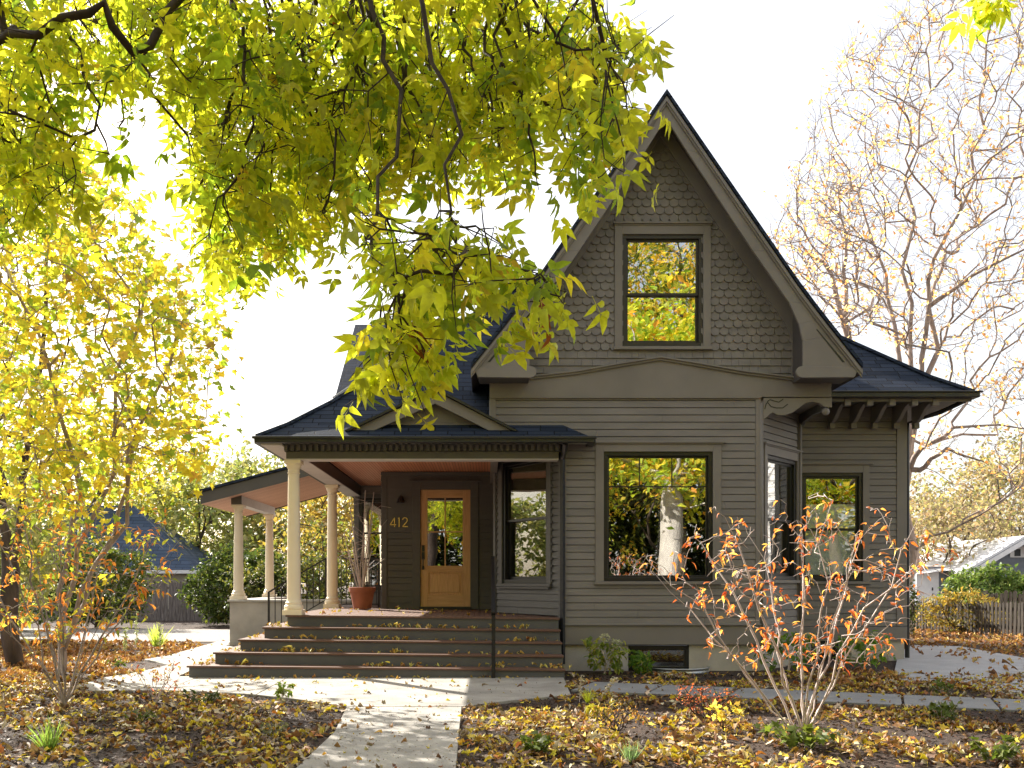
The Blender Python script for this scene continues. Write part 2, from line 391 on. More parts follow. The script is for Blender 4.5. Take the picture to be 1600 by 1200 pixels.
def window(F,u0,u1,z0,z1,style='hung',casing=.13,head=.13,cap=True,cext=.07,trim='trim',rail=None,grille=None,blind=None,blindmat='blind',glass='glass',sillh=.055,framew=.065,label=None,fmat='black',csides=(1,1),parent=None,depth=1.6):
    par=parent or house
    f=MB(); ring(f,F,u0,u1,z0,z1,framew,-.13,.012)
    w_=f.build('window',M[fmat],par,bevel=.004)
    if label: w_['label']=label
    c=MB()
    cl=casing if csides[0] else .03; cr=casing if csides[1] else .03
    c.fbox(F,u0-cl,u0,-.01,.045,z0-.004,z1+head); c.fbox(F,u1,u1+cr,-.01,.045,z0-.004,z1+head)
    c.fbox(F,u0,u1,-.01,.043,z1,z1+head)
    if cap:
        e=cext
        c.fbox(F,u0-cl-e*(1 if csides[0] else .2),u1+cr+e*(1 if csides[1] else .2),-.01,.085,z1+head,z1+head+.03)
        c.fbox(F,u0-cl-e*.5*(1 if csides[0] else .2),u1+cr+e*.5*(1 if csides[1] else .2),-.01,.062,z1+head-.02,z1+head-.001)
    c.build('casing',M[trim],w_,bevel=.004)
    sl_=MB(); sl_.fbox(F,u0-cl-.02,u1+cr+.02*(1 if csides[1] else 0),-.01,.075,z0-sillh,z0-.005); sl_.build('sill',M[trim],w_,bevel=.006)
    a,b=u0+framew,u1-framew; zb,zt=z0+framew,z1-framew
    g=MB(); sa=MB()
    if style=='hung':
        zr=rail if rail else (zb+zt)/2
        ring(sa,F,a-.005,b+.005,zr-.02,zt+.005,.042,-.075,-.035)
        ring(sa,F,a-.005,b+.005,zb-.005,zr+.02,.042,-.118,-.078,wb=.06)
        g.fbox(F,a+.03,b-.03,-.058,-.052,zr+.01,zt-.03); g.fbox(F,a+.03,b-.03,-.101,-.095,zb+.04,zr-.01)
    else:
        ring(sa,F,a-.005,b+.005,zb-.005,zt+.005,.035,-.09,-.045)
        g.fbox(F,a+.025,b-.025,-.07,-.064,zb+.025,zt-.025)
        if grille:
            zg,us=grille
            sa.fbox(F,a,b,-.075,-.05,zg-.009,zg+.009)
            for uu in us: sa.fbox(F,uu-.008,uu+.008,-.074,-.051,zg+.009,zt-.03)
    sa.build('sash',M[fmat],w_,bevel=.003); g.build('pane',M[glass],w_)
    if blind:
        k=MB(); k.fbox(F,a,b,-.165,-.15,blind[0],blind[1]); k.build('blind',M[blindmat],w_)
    r=MB(); 
    U0,U1,Z0,Z1=u0+.01,u1-.01,z0+.01,z1-.01
    r.add([F(U0,-.14,Z0),F(U1,-.14,Z0),F(U1,-.14,Z1),F(U0,-.14,Z1),F(U0,-depth,Z0),F(U1,-depth,Z0),F(U1,-depth,Z1),F(U0,-depth,Z1)],
          [(0,1,5,4),(1,2,6,5),(2,3,7,6),(3,0,4,7),(4,5,6,7)])
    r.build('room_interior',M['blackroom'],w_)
    return w_

# ---- front window positions
pw=(fx(943),fx(1113),fz(908),fz(706))
gw=(fx(972),fx(1098),fz(542),fz(367))
SK0,SK1=fz(1007),fz(977)
# front bay wall
m=MB()
siding(m,FF,BL,fx(1180),SK1+.02,fz(621),holes=[pw])
m.build('bay_wall',M['siding'],house)
m=MB(); siding(m,FF,XL+.1,BL,SK1+.02+math.ceil((3.85-SK1)/PITCH)*PITCH,fz(621)); m.build('upper_wall',M['siding'],house)
t=MB()
t.fbox(FF,fx(1180),BR,-.01,.035,SK1+.02,fz(621))           # right corner board
t.fbox(FF,XL,XL+.1,-.05,.035,3.9,fz(621))
t.fbox(FF,BL-.005,BL+.05,-.02,.034,SK1+.02,4.0)
t.fbox(FF,BL,BR,-.1,.05,SK0,SK1); t.fbox(FF,BL,BR,-.1,.085,SK1,SK1+.025)
build_each(t,'front_trim',M['trim'],house,bevel=.005)
q=MB(); q.tube([(BR+.012,YF-.01,SK1),(BR+.012,YF-.01,fz(630))],.035,10); q.build('corner_post',M['trim'],house,smooth=True)
window(FF,*pw,style='fixed',grille=(fz(760),(fx(1000),fx(1051))),blind=(fz(790),fz(712)),blindmat='shadecloth',casing=.135,head=.135)
# frieze with low peaked top
zf=fz(621)
def ped(px,py): return (fx(px),fz(py))
top=[ped(765,597),ped(800,594),ped(900,583),ped(980,569),ped(1031,561),ped(1080,569),ped(1160,583),ped(1250,594),ped(1298,598)]
top=[(XL,top[0][1])]+top[1:-1]+[(XR,top[-1][1])]
m=MB(); m.prism([(XL,zf)]+[(XR,zf)]+top[::-1],FF,-.05,.05); m.build('frieze_board',M['trim'],house,bevel=.004)
m=MB()
for i in range(len(top)-1):
    (a,za),(b,zb)=top[i],top[i+1]
    for (dz0,dz1,nn) in ((0,.022,.12),(-.035,0,.085)):
        m.add([FF(a,nn,za+dz0),FF(b,nn,zb+dz0),FF(b,-.02,zb+dz0),FF(a,-.02,za+dz0),FF(a,nn,za+dz1),FF(b,nn,zb+dz1),FF(b,-.02,zb+dz1),FF(a,-.02,za+dz1)],
              [(0,3,2,1),(4,5,6,7),(0,1,5,4),(1,2,6,5),(2,3,7,6),(3,0,4,7)])
m.fbox(FF,XL,BR,-.01,.06,zf-.02,zf)
m.build('frieze_moulding',M['trim'],house)
# side walls of the upper volume, overhang soffit
m=MB(); 
SR=frame(XR,YF,0,1); siding(m,SR,0,6,4.36,5.3)
m.build('upper_side_wall',M['siding'],house)
m=MB(); m.box(XR-.12,XR-.02,YF-.0,22,4.36,5.4); m.box(XL+.02,XL+.14,YF+.02,22,3.4,5.4); m.box(BR-.0,XR-.13,YF+.02,17.6,4.34,4.42); build_each(m,'overhang_soffit',M['trim'],house)

# gable wall
HC=2.78
def gaby(hw): pass
inner=[(0,8.62),(.83,7.32),(2.07,5.51),(2.12,5.25),(2.12,4.6)]
def hwin(z):
    p=inner
    if z>=p[0][1]: return 0
    for i in range(len(p)-1):
        if p[i+1][1]<=z<=p[i][1]:
            tt=(p[i][1]-z)/(p[i][1]-p[i+1][1]); return p[i][0]+tt*(p[i+1][0]-p[i][0])
    return p[-1][0]
# backing plate in pieces around the window
m=MB()
outer=[(0,8.80),(.85,7.60),(1.5,6.6),(2.1,5.62),(2.6,5.0),(2.74,4.62)]
def hwout(z):
    p=outer
    for i in range(len(p)-1):
        if p[i+1][1]<=z<=p[i][1]:
            tt=(p[i][1]-z)/(p[i][1]-p[i+1][1]); return p[i][0]+tt*(p[i+1][0]-p[i][0])
    return p[-1][0]
z0g,z1g=gw[2],gw[3]
def plate(za,zb):
    n=6
    for i in range(n):
        a=za+(zb-za)*i/n; b=za+(zb-za)*(i+1)/n
        m.prism([(HC-hwout(a),a),(HC+hwout(a),a),(HC+hwout(b),b),(HC-hwout(b),b)],FF,-.12,0)
plate(4.5,z0g)
for i in range(8):
    a=z0g+(z1g-z0g)*i/8; b=z0g+(z1g-z0g)*(i+1)/8
    m.prism([(HC-hwout(a),a),(gw[0],a),(gw[0],b),(HC-hwout(b),b)],FF,-.12,0)
    m.prism([(gw[1],a),(HC+hwout(a),a),(HC+hwout(b),b),(gw[1],b)],FF,-.12,0)
plate(z1g,8.7)
m.build('gable_wall',M['siding'],house)
# scalloped shingles
def shingle_rows():
    m=MB(); rnd=random.Random(3)
    z=fz(548); row=.122; wd=.1475; i=0
    while z<8.45:
        off=(i%2)*wd/2
        k0=-18
        for k in range(k0,19):
            u=HC+k*wd+off+rnd.uniform(-.004,.004)
            if abs(u-HC)>hwin(z+row*.6)+.05: continue
            if gw[0]-.02<u<gw[1]+.02 and gw[2]-.1<z+row*.5<gw[3]+.05: continue
            w2=wd*.5-.002
            zz=z+rnd.uniform(-.003,.003); tl=.026+rnd.uniform(-.004,.004)
            poly=[(-w2,zz+row+.03),(-w2,zz+.045),(-w2*.72,zz+.012),(-w2*.36,zz),(w2*.36,zz),(w2*.72,zz+.012),(w2,zz+.045),(w2,zz+row+.03)]
            nb=len(poly)
            def nn(q): return .006+(tl)*(1-(q-zz)/(row+.03))
            poly=poly  # ccw seen from front
            vs=[FF(u+a,nn(b),b) for a,b in poly]+[FF(u+a,-.0,b) for a,b in poly]
            fs=[tuple(range(nb)),]+[(j,j+nb,(j+1)%nb+nb,(j+1)%nb) for j in range(nb)]
            m.add(vs,fs)
        z+=row; i+=1
    # square shingles under the scallops
    z=fz(548)-.122; i=0
    while z>4.45:
        u=HC-2.2+rnd.uniform(0,.1)
        while u<HC+2.15:
            wq=rnd.uniform(.1,.2)
            m.fbox(FF,u+.002,min(u+wq-.002,HC+2.13),0,.026+rnd.uniform(-.002,.003),z,z+.12,n1t=.006)
            u+=wq
        z-=.122; i+=1
    m.build('gable_shingles',M['shakes'],house)
shingle_rows()
window(FF,*gw,rail=fz(459),casing=.125,head=.16,cext=.02,fmat='bronze')
# rake frieze boards on gable wall
m=MB()
for sgn in (-1,1):
    p=[(0.0,8.62),(.83,7.32),(2.07,5.51),(2.12,5.25),(2.12,4.6)]
    o=[(0.0,9.0),(1.02,7.45),(2.33,5.62),(2.42,5.25),(2.42,4.6)]
    for i in range(len(p)-1):
        m.prism([(HC+sgn*p[i][0],p[i][1]),(HC+sgn*p[i+1][0],p[i+1][1]),(HC+sgn*o[i+1][0],o[i+1][1]),(HC+sgn*o[i][0],o[i][1])],FF,0,.045+.003*(sgn>0 and i==0))
m.build('rake_frieze',M['trim'],house)
# gable roof slab & bargeboard
YB=14.95
KB=1.0235
def kb(p): return [(a*KB,CAMH+(z-CAMH)*KB) for a,z in p]
prof=[(0,8.85),(.5,8.12),(1.0,7.395),(1.5,6.67),(1.99,5.96),(2.26,5.60),(2.51,5.28),(2.75,4.98),(2.97,4.70)]
prof=kb(prof)
def slab(profile,th,ya,yb,name,mat,par=None):
    m=MB()
    for sgn in (-1,1):
        for i in range(len(profile)-1):
            (a,za),(b,zb)=profile[i],profile[i+1]
            l=math.hypot(b-a,zb-za); nx,nz=-(zb-za)/l,(b-a)/l
            A=(HC+sgn*a,za);B=(HC+sgn*b,zb)
            vs=[(A[0],ya,za),(B[0],ya,zb),(B[0],yb,zb),(A[0],yb,za),(A[0],ya,za-th),(B[0]-0*nx,ya,zb-th),(B[0],yb,zb-th),(A[0],yb,za-th)]
            fs=[(0,1,2,3),(4,7,6,5),(0,4,5,1),(1,5,6,2),(2,6,7,3),(3,7,4,0)]
            if sgn<0: fs=[f[::-1] for f in fs]
            m.add(vs,fs)
    return m.build(name,mat,par or house,uv=roofuv)
slab([(a,z+.06) for a,z in prof],.07,YB-.07,21.5,'gable_roof',M['roof'])
slab([(a,z-.012) for a,z in prof],.10,YB-.03,21.4,'gable_roof_deck',M['shadowpaint'])
FB=frame(0,YB,1,0)
inn=[(0,8.50),(.30,8.02),(1.32,6.48),(1.88,5.68),(2.02,5.36),(2.08,5.11),(2.08,4.72)]
inn=kb(inn)
def lerpprof(p,x):
    for i in range(len(p)-1):
        if p[i][0]<=x<=p[i+1][0]:
            t_=(x-p[i][0])/(p[i+1][0]-p[i][0]+1e-9); return p[i][1]+t_*(p[i+1][1]-p[i][1])
    return p[-1][1]
m=MB(); mm=MB(); gr=MB()
for sgn in (-1,1):
    # main board, quads between inner edge and outer profile
    o=[(0,8.83),(.62,7.94),(1.62,6.49),(2.16,5.72),(2.34,5.46),(2.55,5.2),(2.93,4.72)]; o=kb(o)
    for i in range(len(inn)-1):
        m.prism([(HC+sgn*inn[i][0],inn[i][1]),(HC+sgn*inn[i+1][0],inn[i+1][1]),(HC+sgn*o[i+1][0],o[i+1][1]-.02),(HC+sgn*o[i][0],o[i][1]-.02)],FB,-.05,0)
    # cheek foot with rounded inner end
    foot=[(2.08,4.72),(2.93,4.70),(2.86,4.55),(2.06,4.545)]+[(2.06+.085*math.cos(a),4.632+.087*math.sin(a)) for a in np.linspace(-PI/2,-3*PI/2,7)]; foot=kb(foot)
    m.prism([(HC+sgn*a,b) for a,b in foot],FB,-.05,.02)
    # box eave behind cheek back to wall
    chk=[(2.08,4.56),(2.84,4.56),(2.90,4.70),(2.55,5.12),(2.34,5.38),(2.16,5.62),(2.08,5.70)]; chk=kb(chk)
    ck=MB(); ck.prism([(HC+sgn*a,b) for a,b in chk],FB,-(YF-YB)-.02,-.051); ck.build('eave_return',M['shadowpaint'],house)
    # crown mouldings along the outer edge
    for (off,w_,nn) in ((.0,.07,.055),(.07,.045,.03)):
        pp=[(a,z-.05-off) for a,z in prof]
        for i in range(len(pp)-1):
            (a,za),(b,zb)=pp[i],pp[i+1]
            mm.prism([(HC+sgn*a,za-w_),(HC+sgn*b,zb-w_),(HC+sgn*b,zb),(HC+sgn*a,za)],FB,0.0,nn)
    # raised black strip painting the shade of a triangular groove on the cheek
    gr.prism([(HC+sgn*a,b) for a,b in kb([(2.28,5.28),(2.30,5.28),(2.72,4.78),(2.68,4.78)])],FB,0,.004)
m.build('bargeboard',M['trim'],house,bevel=.004); mm.build('rake_crown_moulding',M['trim'],house)
build_each(gr,'cheek_groove_shade',M['black'],house)
# under-soffit skin with shade painted into its colour, inside rake
# ---- basement / foundation
bw=(fx(982),fx(1077),.0,SK0-.02)
m=MB()
m.fbox(FF,BL,bw[0],-.3,-.02,-.4,SK0); m.fbox(FF,bw[1],BR,-.3,-.02,-.4,SK0)
m.add([OLF(0,0,0)],[]) if False else None
m.fbox(ORF,0,ORL,-.3,-.02,-.4,SK0-.002)
b2=(rx(1268),rx(1311),-.3,rz(1002))
m.fbox(RF,RX0,b2[0],-.3,-.02,-.4,rz(1000)); m.fbox(RF,b2[1],RX1,-.3,-.02,-.4,rz(1000))
SRW=frame(RX1,YR,0,1); m.fbox(SRW,0,10,-.3,-.02,-.4,rz(1000)+.002)
m.fbox(RF,b2[0],b2[1],-.3,-.02,-.4,-.28)
build_each(m,'foundation',M['concrete'],house)
def bwindow(F,u0,u1,z0,z1):
    f=MB(); ring(f,F,u0,u1,z0,z1,.07,-.12,-.025); w_=f.build('basement_window',M['black'],house,bevel=.004)
    g=MB(); g.fbox(F,u0+.06,u1-.06,-.08,-.075,z0+.06,z1-.06); g.build('pane',M['glassd'],w_)
    r=MB(); r.add([F(u0,-.13,z0),F(u1,-.13,z0),F(u1,-.13,z1),F(u0,-.13,z1),F(u0,-1,z0),F(u1,-1,z0),F(u1,-1,z1),F(u0,-1,z1)],[(0,1,5,4),(1,2,6,5),(2,3,7,6),(3,0,4,7),(4,5,6,7)])
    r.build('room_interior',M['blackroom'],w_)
bwindow(FF,*bw); bwindow(RF,*b2)
# ---- right oblique wall and window
ow=(.10,ORL-.16,fz(906),fz(710))
def ou(px):  # pixel to u on right oblique
    k=(px-VX)/FPX; dx,dy=(5.37-BR),(16.65-YF)
    t_=(k*YF-BR)/(dx-k*dy); return t_*ORL
ow=(ou(1196),ou(1242.5),fz(906),fz(708))
m=MB(); siding(m,ORF,0.03,ORL,SK1+.0,4.36,holes=[ow]); RTF,RTL=oblique(5.37,16.65,5.66,17.5); siding(m,RTF,0,RTL,rz(1000),4.36); m.build('bay_side_wall',M['siding'],house)
m=MB(); m.fbox(ORF,0,ORL,-.1,.05,SK0,SK1-.002); m.fbox(ORF,ORL-.05,ORL,-.05,.04,SK1,4.36); m.fbox(ORF,0,.05,-.05,.036,SK1,4.36)
build_each(m,'bay_side_trim',M['trim'],house,bevel=.004)
window(ORF,*ow,rail=fz(809),casing=.11,head=.16,blind=None,csides=(1,1),cext=.04)
q=MB(); q.tube([ORF(ORL-.02,.06,SK1),ORF(ORL-.02,.06,4.2)],.03,10); q.build('corner_pipe',M['trim'],house,smooth=True)
# ---- recessed right wall
rw=(rx(1252),rx(1347),rz(908),rz(739))
m=MB(); siding(m,RF,RX0-.0,rx(1400),rz(978),4.7,holes=[rw]); SRW=frame(RX1,YR,0,1); siding(m,SRW,0,9,rz(978),4.7)
m.build('recessed_wall',M['siding'],house)
m=MB(); m.fbox(RF,rx(1400),RX1+.03,-.05,.04,rz(978),4.7); m.fbox(SRW,0,.12,-.05,.038,rz(978),4.7)
m.fbox(RF,RX0,RX1+.02,-.1,.05,rz(1001),rz(979)); m.fbox(SRW,0,9,-.1,.05,rz(1001),rz(979)); m.fbox(RF,RX0,RX1+.03,-.02,.05,4.42,4.6)
build_each(m,'recessed_wall_trim',M['trim'],house,bevel=.004)
window(RF,*rw,rail=rz(827),casing=.12,head=.15,blind=(rz(900),rz(787)),csides=(0,1),cext=.06,glass='glassb')
# ---- right hip roof
ze=CAMH+3.26; YE=16.6; XE=8.40
def hipz(d): return .70*min(d,.5)+.86*max(0,d-.5)
ds=[0,.25,.5,1,1.5,2,3,4.2]
m=MB()
for i in range(len(ds)-1):
    a,b=ds[i],ds[i+1]
    m.add([(4.6,YE+a,ze+hipz(a)),(XE-a,YE+a,ze+hipz(a)),(XE-b,YE+b,ze+hipz(b)),(4.6,YE+b,ze+hipz(b))],[(0,1,2,3)])
    m.add([(XE-a,YE+a,ze+hipz(a)),(XE-a,27,ze+hipz(a)),(XE-b,27,ze+hipz(b)),(XE-b,YE+b,ze+hipz(b))],[(0,1,2,3)])
rr=m.build('right_roof',M['roof'],house,uv=roofuv)
sm=rr.modifiers.new('s','SOLIDIFY'); sm.thickness=.05; sm.offset=-1
m=MB(); 
pts=[ (XE-d,YE+d,ze+hipz(d)+.015) for d in ds]; m.tube(pts,.05,6); m.build('ridge_cap',M['roof'],house,uv=roofuv)
m=MB()
m.box(5.6,XE+.06,YE-.12,YE+.02,ze-.10,ze-.0); m.box(5.6,XE+.10,YE-.15,YE-.10,ze-.02,ze+.01)
m.box(XE-.03,XE+.06,YE+.02,27,ze-.10,ze)
m.build('gutter',M['gutter'],house,bevel=.012)
m=MB(); m.box(5.5,XE-.06,YE+.03,YR+.0,ze-.10,ze-.05); m.box(RX1+.05,XE-.06,YR,27,ze-.10,ze-.05); build_each(m,'eave_soffit',M['dark'],house)
m=MB(); m.box(5.6,XE-.02,YE+.021,YE+.05,ze-.15,ze-.03); m.build('eave_fascia',M['trim'],house)
# brackets under the right eave: s curved boards with block ends
def bracket(x,name='eave_bracket'):
    m=MB(); Fb=frame(x,YR,0,-1)  # u outward from wall, normal +/-x
    zt=ze-.101; ln=YR-YE-.06
    up=[(0,zt),(ln,zt)]
    low=[]
    for i in range(13):
        t_=i/12; low.append((ln*(1-t_),zt-.05-.27*(1/(1+math.exp(-9*(t_-.5))))))
    m.prism(up+low,Fb,-.035,.035)
    o=m.build(name,M['trim'],house,bevel=.004)
    b=MB(); b.box(x-.055,x+.055,YE+.0,YE+.12,zt-.12,zt+.0); b.box(x-.05,x+.05,YR-.16,YR-.045,zt-.40,zt-.30); build_each(b,'bracket_block',M['trim'],o,bevel=.01)
for px in (1325,1360,1395,1430,1463): bracket(PX(px,YE))
# scroll bracket under overhang + ball
m=MB()
out=[(1190,622),(1297,622),(1297,637),(1285,636),(1277,630),(1266,628),(1256,630),(1247,637),(1236,645),(1224,649),(1213,649),(1205,645),(1200,648),(1195,653),(1190,655)]
m.prism([(fx(a)+.02,fz(b)) for a,b in out],FF,-.06,.03); sb=m.build('scroll_bracket',M['trim'],house,bevel=.006)
gm=MB()  # raised black strips painting the shade inside the bracket carving
def groove(pts,w=.008):
    for i in range(len(pts)-1):
        (a,b),(c,d)=pts[i],pts[i+1]; a,b,c,d=fx(a),fz(b),fx(c),fz(d)
        l=math.hypot(c-a,d-b); nx,nz=-(d-b)/l*w,(c-a)/l*w
        gm.prism([(a-nx,b-nz),(c-nx,d-nz),(c+nx,d+nz),(a+nx,b+nz)],FF,.028,.034)
groove([(1198,628),(1202,625),(1208,627),(1216,629),(1223,624)]); groove([(1199,630),(1204,636),(1212,638),(1222,638),(1230,632)]); groove([(1194,640),(1196,632),(1199,628)])
gm.build('carved_groove_shade',M['black'],sb)
bl=MB(); R=.062; cx,cz=fx(1288),fz(643)
bl.lathe([(R*math.sin(a)+.001,cz-R*math.cos(a)) for a in np.linspace(0,PI,12)],cx+.02,YF+.0,20); bl.build('ball_finial',M['trim'],sb,smooth=True)
m=MB(); Fb=frame(XR-.1,YF,0,1); 
m.prism([(0.05,4.34),(1.9,4.34),(1.9,4.0),(1.6,4.02),(1.3,4.1),(.9,4.18),(.5,4.22),(.05,4.2)],Fb,-.03,.03); m.build('side_bracket',M['dark'],house)

# ================================================================ PORCH
YC1=15.45
s1=S(YC1)
# floor slab and deck boards (slightly tilted to the right)
def tilt(x): return -.0100*(x+1.2)
steps=empty('x',(0,0,0)); bpy.data.objects.remove(steps)
YS0=14.08; T=.30; RISE=FLOOR/5
XS0=-4.42; XRT=1.13
def tiltv(vs): return [(x,y,z+tilt(x)) for x,y,z in vs]
def tbox(m,x0,x1,y0,y1,z0,z1):
    n0=len(m.v); m.box(x0,x1,y0,y1,z0,z1)
    m.v[n0:]=tiltv(m.v[n0:])
st=MB(); tr=MB()
YBK=20.0
for i in range(5):
    z1=RISE*(i+1); y0=YS0+T*i; x0=XS0+T*i
    tbox(st,x0+.03,XRT-.0,y0+.03,YBK-.002*i,z1-RISE-(.15 if i==0 else .01),z1-.032)
    if i<4:
        tbox(tr,x0,XRT+.012,y0,y0+T+.04,z1-.030,z1)
        tbox(tr,x0,x0+T+.04,y0+T+.042,YBK-.02,z1-.030,z1)
spart=st.build('porch_steps',M['gray'],house); tr.build('step_treads',M['tread'],spart,bevel=.006)
# deck boards run along Y
dk=MB(); x=XS0+T*4; 
y0=YS0+T*4
rnd=random.Random(5)
tbox(dk,x,XRT+.012,y0,y0+.12,FLOOR-.03,FLOOR)
xx=x
while xx<XRT-.02:
    w_=.088; tbox(dk,xx+.003,min(xx+w_-.003,XRT),y0+.124,19.3 if xx>-2.2 else 22,FLOOR-.03,FLOOR-.0012*rnd.random()); xx+=w_
dk.build('porch_floor',M['deck'],house)
# columns
def column(cx,cy,z0,z1,r):
    H=z1-z0; m=MB()
    def Rr(t_): return r*(1-.17*t_**1.6)
    pr=[(r*1.32,z0+.085),(r*1.40,z0+.10),(r*1.43,z0+.125),(r*1.38,z0+.15),(r*1.22,z0+.162),(r*1.18,z0+.175),(r*1.24,z0+.19),(r*1.22,z0+.205),(r*1.06,z0+.22),(r,z0+.26)]
    for i in range(1,15):
        t_=i/15; pr.append((Rr(t_),z0+.26+(H-.26-.22)*t_))
    a=Rr(1)
    pr+=[(a,z1-.22),(a*1.12,z1-.21),(a*1.14,z1-.195),(a*1.02,z1-.185),(a*1.02,z1-.14),(a*1.12,z1-.13),(a*1.30,z1-.10),(a*1.38,z1-.07),(a*1.38,z1-.06)]
    m.lathe(pr,cx,cy,32)
    o=m.build('porch_column',M['cream'],house,smooth=True)
    mod=o.modifiers.new('e','EDGE_SPLIT'); mod.split_angle=.7
    q=MB(); b=r*1.45; q.box(cx-b,cx+b,cy-b,cy+b,z0,z0+.085); q.build('plinth',M['cream'],o,bevel=.006)
    q=MB(); b=a*1.48; q.box(cx-b,cx+b,cy-b,cy+b,z1-.06,z1-.001); q.build('abacus',M['cream'],o,bevel=.006)
ZB=CAMH+1.94
column(-3.12,YC1+.0,FLOOR+.015,ZB,.108)
column(-3.14,19.4,FLOOR+.015,ZB,.108)
CAPZ=CAMH-.45
column(-6.1,23.5,CAPZ,CAMH+1.865,.118); column(-6.09,26.8,CAPZ,CAMH+1.865,.118)
# beams
BXL=PX(447,YC1-.15)
m=MB(); m.box(BXL,1.13,YC1-.15,YC1+.15,ZB+.012,ZB+.125); m.build('porch_beam',M['olive'],house,bevel=.004)
m=MB(); m.box(BXL+.002,1.13,YC1-.148,YC1+.148,ZB,ZB+.011); m.box(BXL+.002,BXL+.30,YC1+.15,22,ZB,ZB+.011)
build_each(m,'beam_underside',M['soffit'],house)
m=MB(); m.box(BXL,BXL+.302,YC1+.152,22,ZB+.012,ZB+.235); m.build('side_beam',M['dark'],house)
# dentil band
m=MB(); m.box(BXL-.03,1.16,YC1-.13,YC1+.1,ZB+.126,ZB+.37)
x=BXL-.02
while x<1.14:
    m.box(x,x+.052,YC1-.20,YC1-.1301,ZB+.135,ZB+.232); x+=.098
m.build('dentil_band',M['olive'],house)
# ceiling
m=MB(); m.box(BXL+.31,1.2,YC1+.14,22,CEIL+.01,CEIL+.03); m.build('porch_ceiling',M['ceil'],house)
# porch soffit at left + eave
EZ=CAMH+2.26; EXL=-3.62; EY=15.05
m=MB(); m.box(EXL+.05,BXL-.035,EY+.05,22.5,EZ-.12,EZ-.09); m.box(BXL-.035,1.6,EY+.05,YC1-.13,EZ-.012-.06,EZ-.05); build_each(m,'porch_soffit',M['soffit'],house)
m=MB()
# K gutter front and left
def gut(x0,x1,y0,y1,z0,z1): m.box(x0,x1,y0,y1,z0,z1)
gut(EXL-.02,1.66,EY-.10,EY+.03,EZ-.10,EZ-.035); gut(EXL-.05,1.70,EY-.125,EY-.10,EZ-.045,EZ+.0); gut(EXL-.05,1.70,EY-.10,EY+.02,EZ-.034,EZ-.0)
gut(EXL-.05,EXL+.06,EY+.03,22,EZ-.10,EZ)
gut(1.58,1.70,EY+.03,YF-.03,EZ-.10,EZ)
m.build('porch_gutter',M['gutter'],house,bevel=.01)
def pz(d):
    if d<.4: return .62*d
    if d<1.0: return .248+.78*(d-.4)
    return .716+.905*(d-1.0)
ds=[0,.2,.4,.6,.8,1,1.5,2,3,4,5,5.4]
m=MB()
for i in range(len(ds)-1):
    a,b=ds[i],ds[i+1]
    xr=(1.62-a) if b<=.41 else (.03 if b<3 else 2.2); xr2=(1.62-b) if b<=.41 else xr
    if b<=.41: pass
    m.add([(EXL+a,EY+a,EZ+pz(a)),(xr,EY+a,EZ+pz(a)),(xr2,EY+b,EZ+pz(b)),(EXL+b,EY+b,EZ+pz(b))],[(0,1,2,3)])
    m.add([(EXL+a,26-0*a,EZ+pz(a)),(EXL+a,EY+a,EZ+pz(a)),(EXL+b,EY+b,EZ+pz(b)),(EXL+b,26,EZ+pz(b))],[(0,1,2,3)])
m.add([(1.62,EY,EZ),(1.62,YF,EZ),(1.22,YF,EZ+pz(.4)),(1.22,EY+.4,EZ+pz(.4))],[(0,1,2,3)])
m.add([(.03,EY+.4,EZ+pz(.4)),(1.22,EY+.4,EZ+pz(.4)),(1.22,YF,EZ+pz(.4)+.01),(.03,YF,EZ+pz(.4)+.01)],[(0,1,2,3)])
pr=m.build('main_roof',M['roof'],house,uv=roofuv); sm=pr.modifiers.new('s','SOLIDIFY'); sm.thickness=.04; sm.offset=-1
m=MB(); m.tube([(EXL+d,EY+d,EZ+pz(d)+.01) for d in ds],.045,6); m.build('hip_cap',M['roof'],house,uv=roofuv)
m=MB(); m.tube([(EXL+d-.03,EY+d,EZ+pz(d)+z_) for d,z_ in ((1.05,.06),(1.6,.09),(2.2,.10),(3.2,.06))],.013,5); m.build('roof_cable',M['wire'],house)
# porch pediment (little gable)
YP=15.28
FP=frame(0,YP,1,0)
def qx(px): return (px-VX)/S(YP)
def qz(py): return CAMH+(VY-py)/S(YP)
ap=(qx(684),qz(611)); bl_=(qx(546),qz(673)); br_=(qx(800),qz(673))
bl_=(ap[0]-1.42,bl_[1]); br_=(ap[0]+1.16,br_[1])
bl_=(qx(548),bl_[1]); br_=(qx(800),br_[1]); ap=((bl_[0]+br_[0])/2+.06,ap[1])
m=MB()
def rake(m,A,B,w,n0,n1,end=True):
    m.prism([A,B,(B[0],B[1]-w),(A[0],A[1]-w)],FP,n0,n1)
for E in (bl_,br_):
    sg=1 if E[0]>ap[0] else -1
    E1=(E[0]-sg*.0,E[1])
    m.prism([ap,E1,(E1[0]-sg*.36,E1[1]),(ap[0],ap[1]-.20)],FP,-.05,.0)
m.build('pediment_rake',M['trim'],house,bevel=.004)
m=MB()
for E in (bl_,br_):
    sg=1 if E[0]>ap[0] else -1
    m.prism([(ap[0],ap[1]+.012),(E[0]+sg*.02,E[1]-.01),(E[0]+sg*.09,E[1]-.01),(ap[0],ap[1]+.055)],FP,-.03,.07)
m.build('pediment_moulding',M['gutter'],house)
m=MB(); m.prism([(ap[0],ap[1]-.05),(bl_[0]+.1,bl_[1]),(br_[0]-.1,br_[1])],FP,-.22,-.2)
x=bl_[0]+.2; 
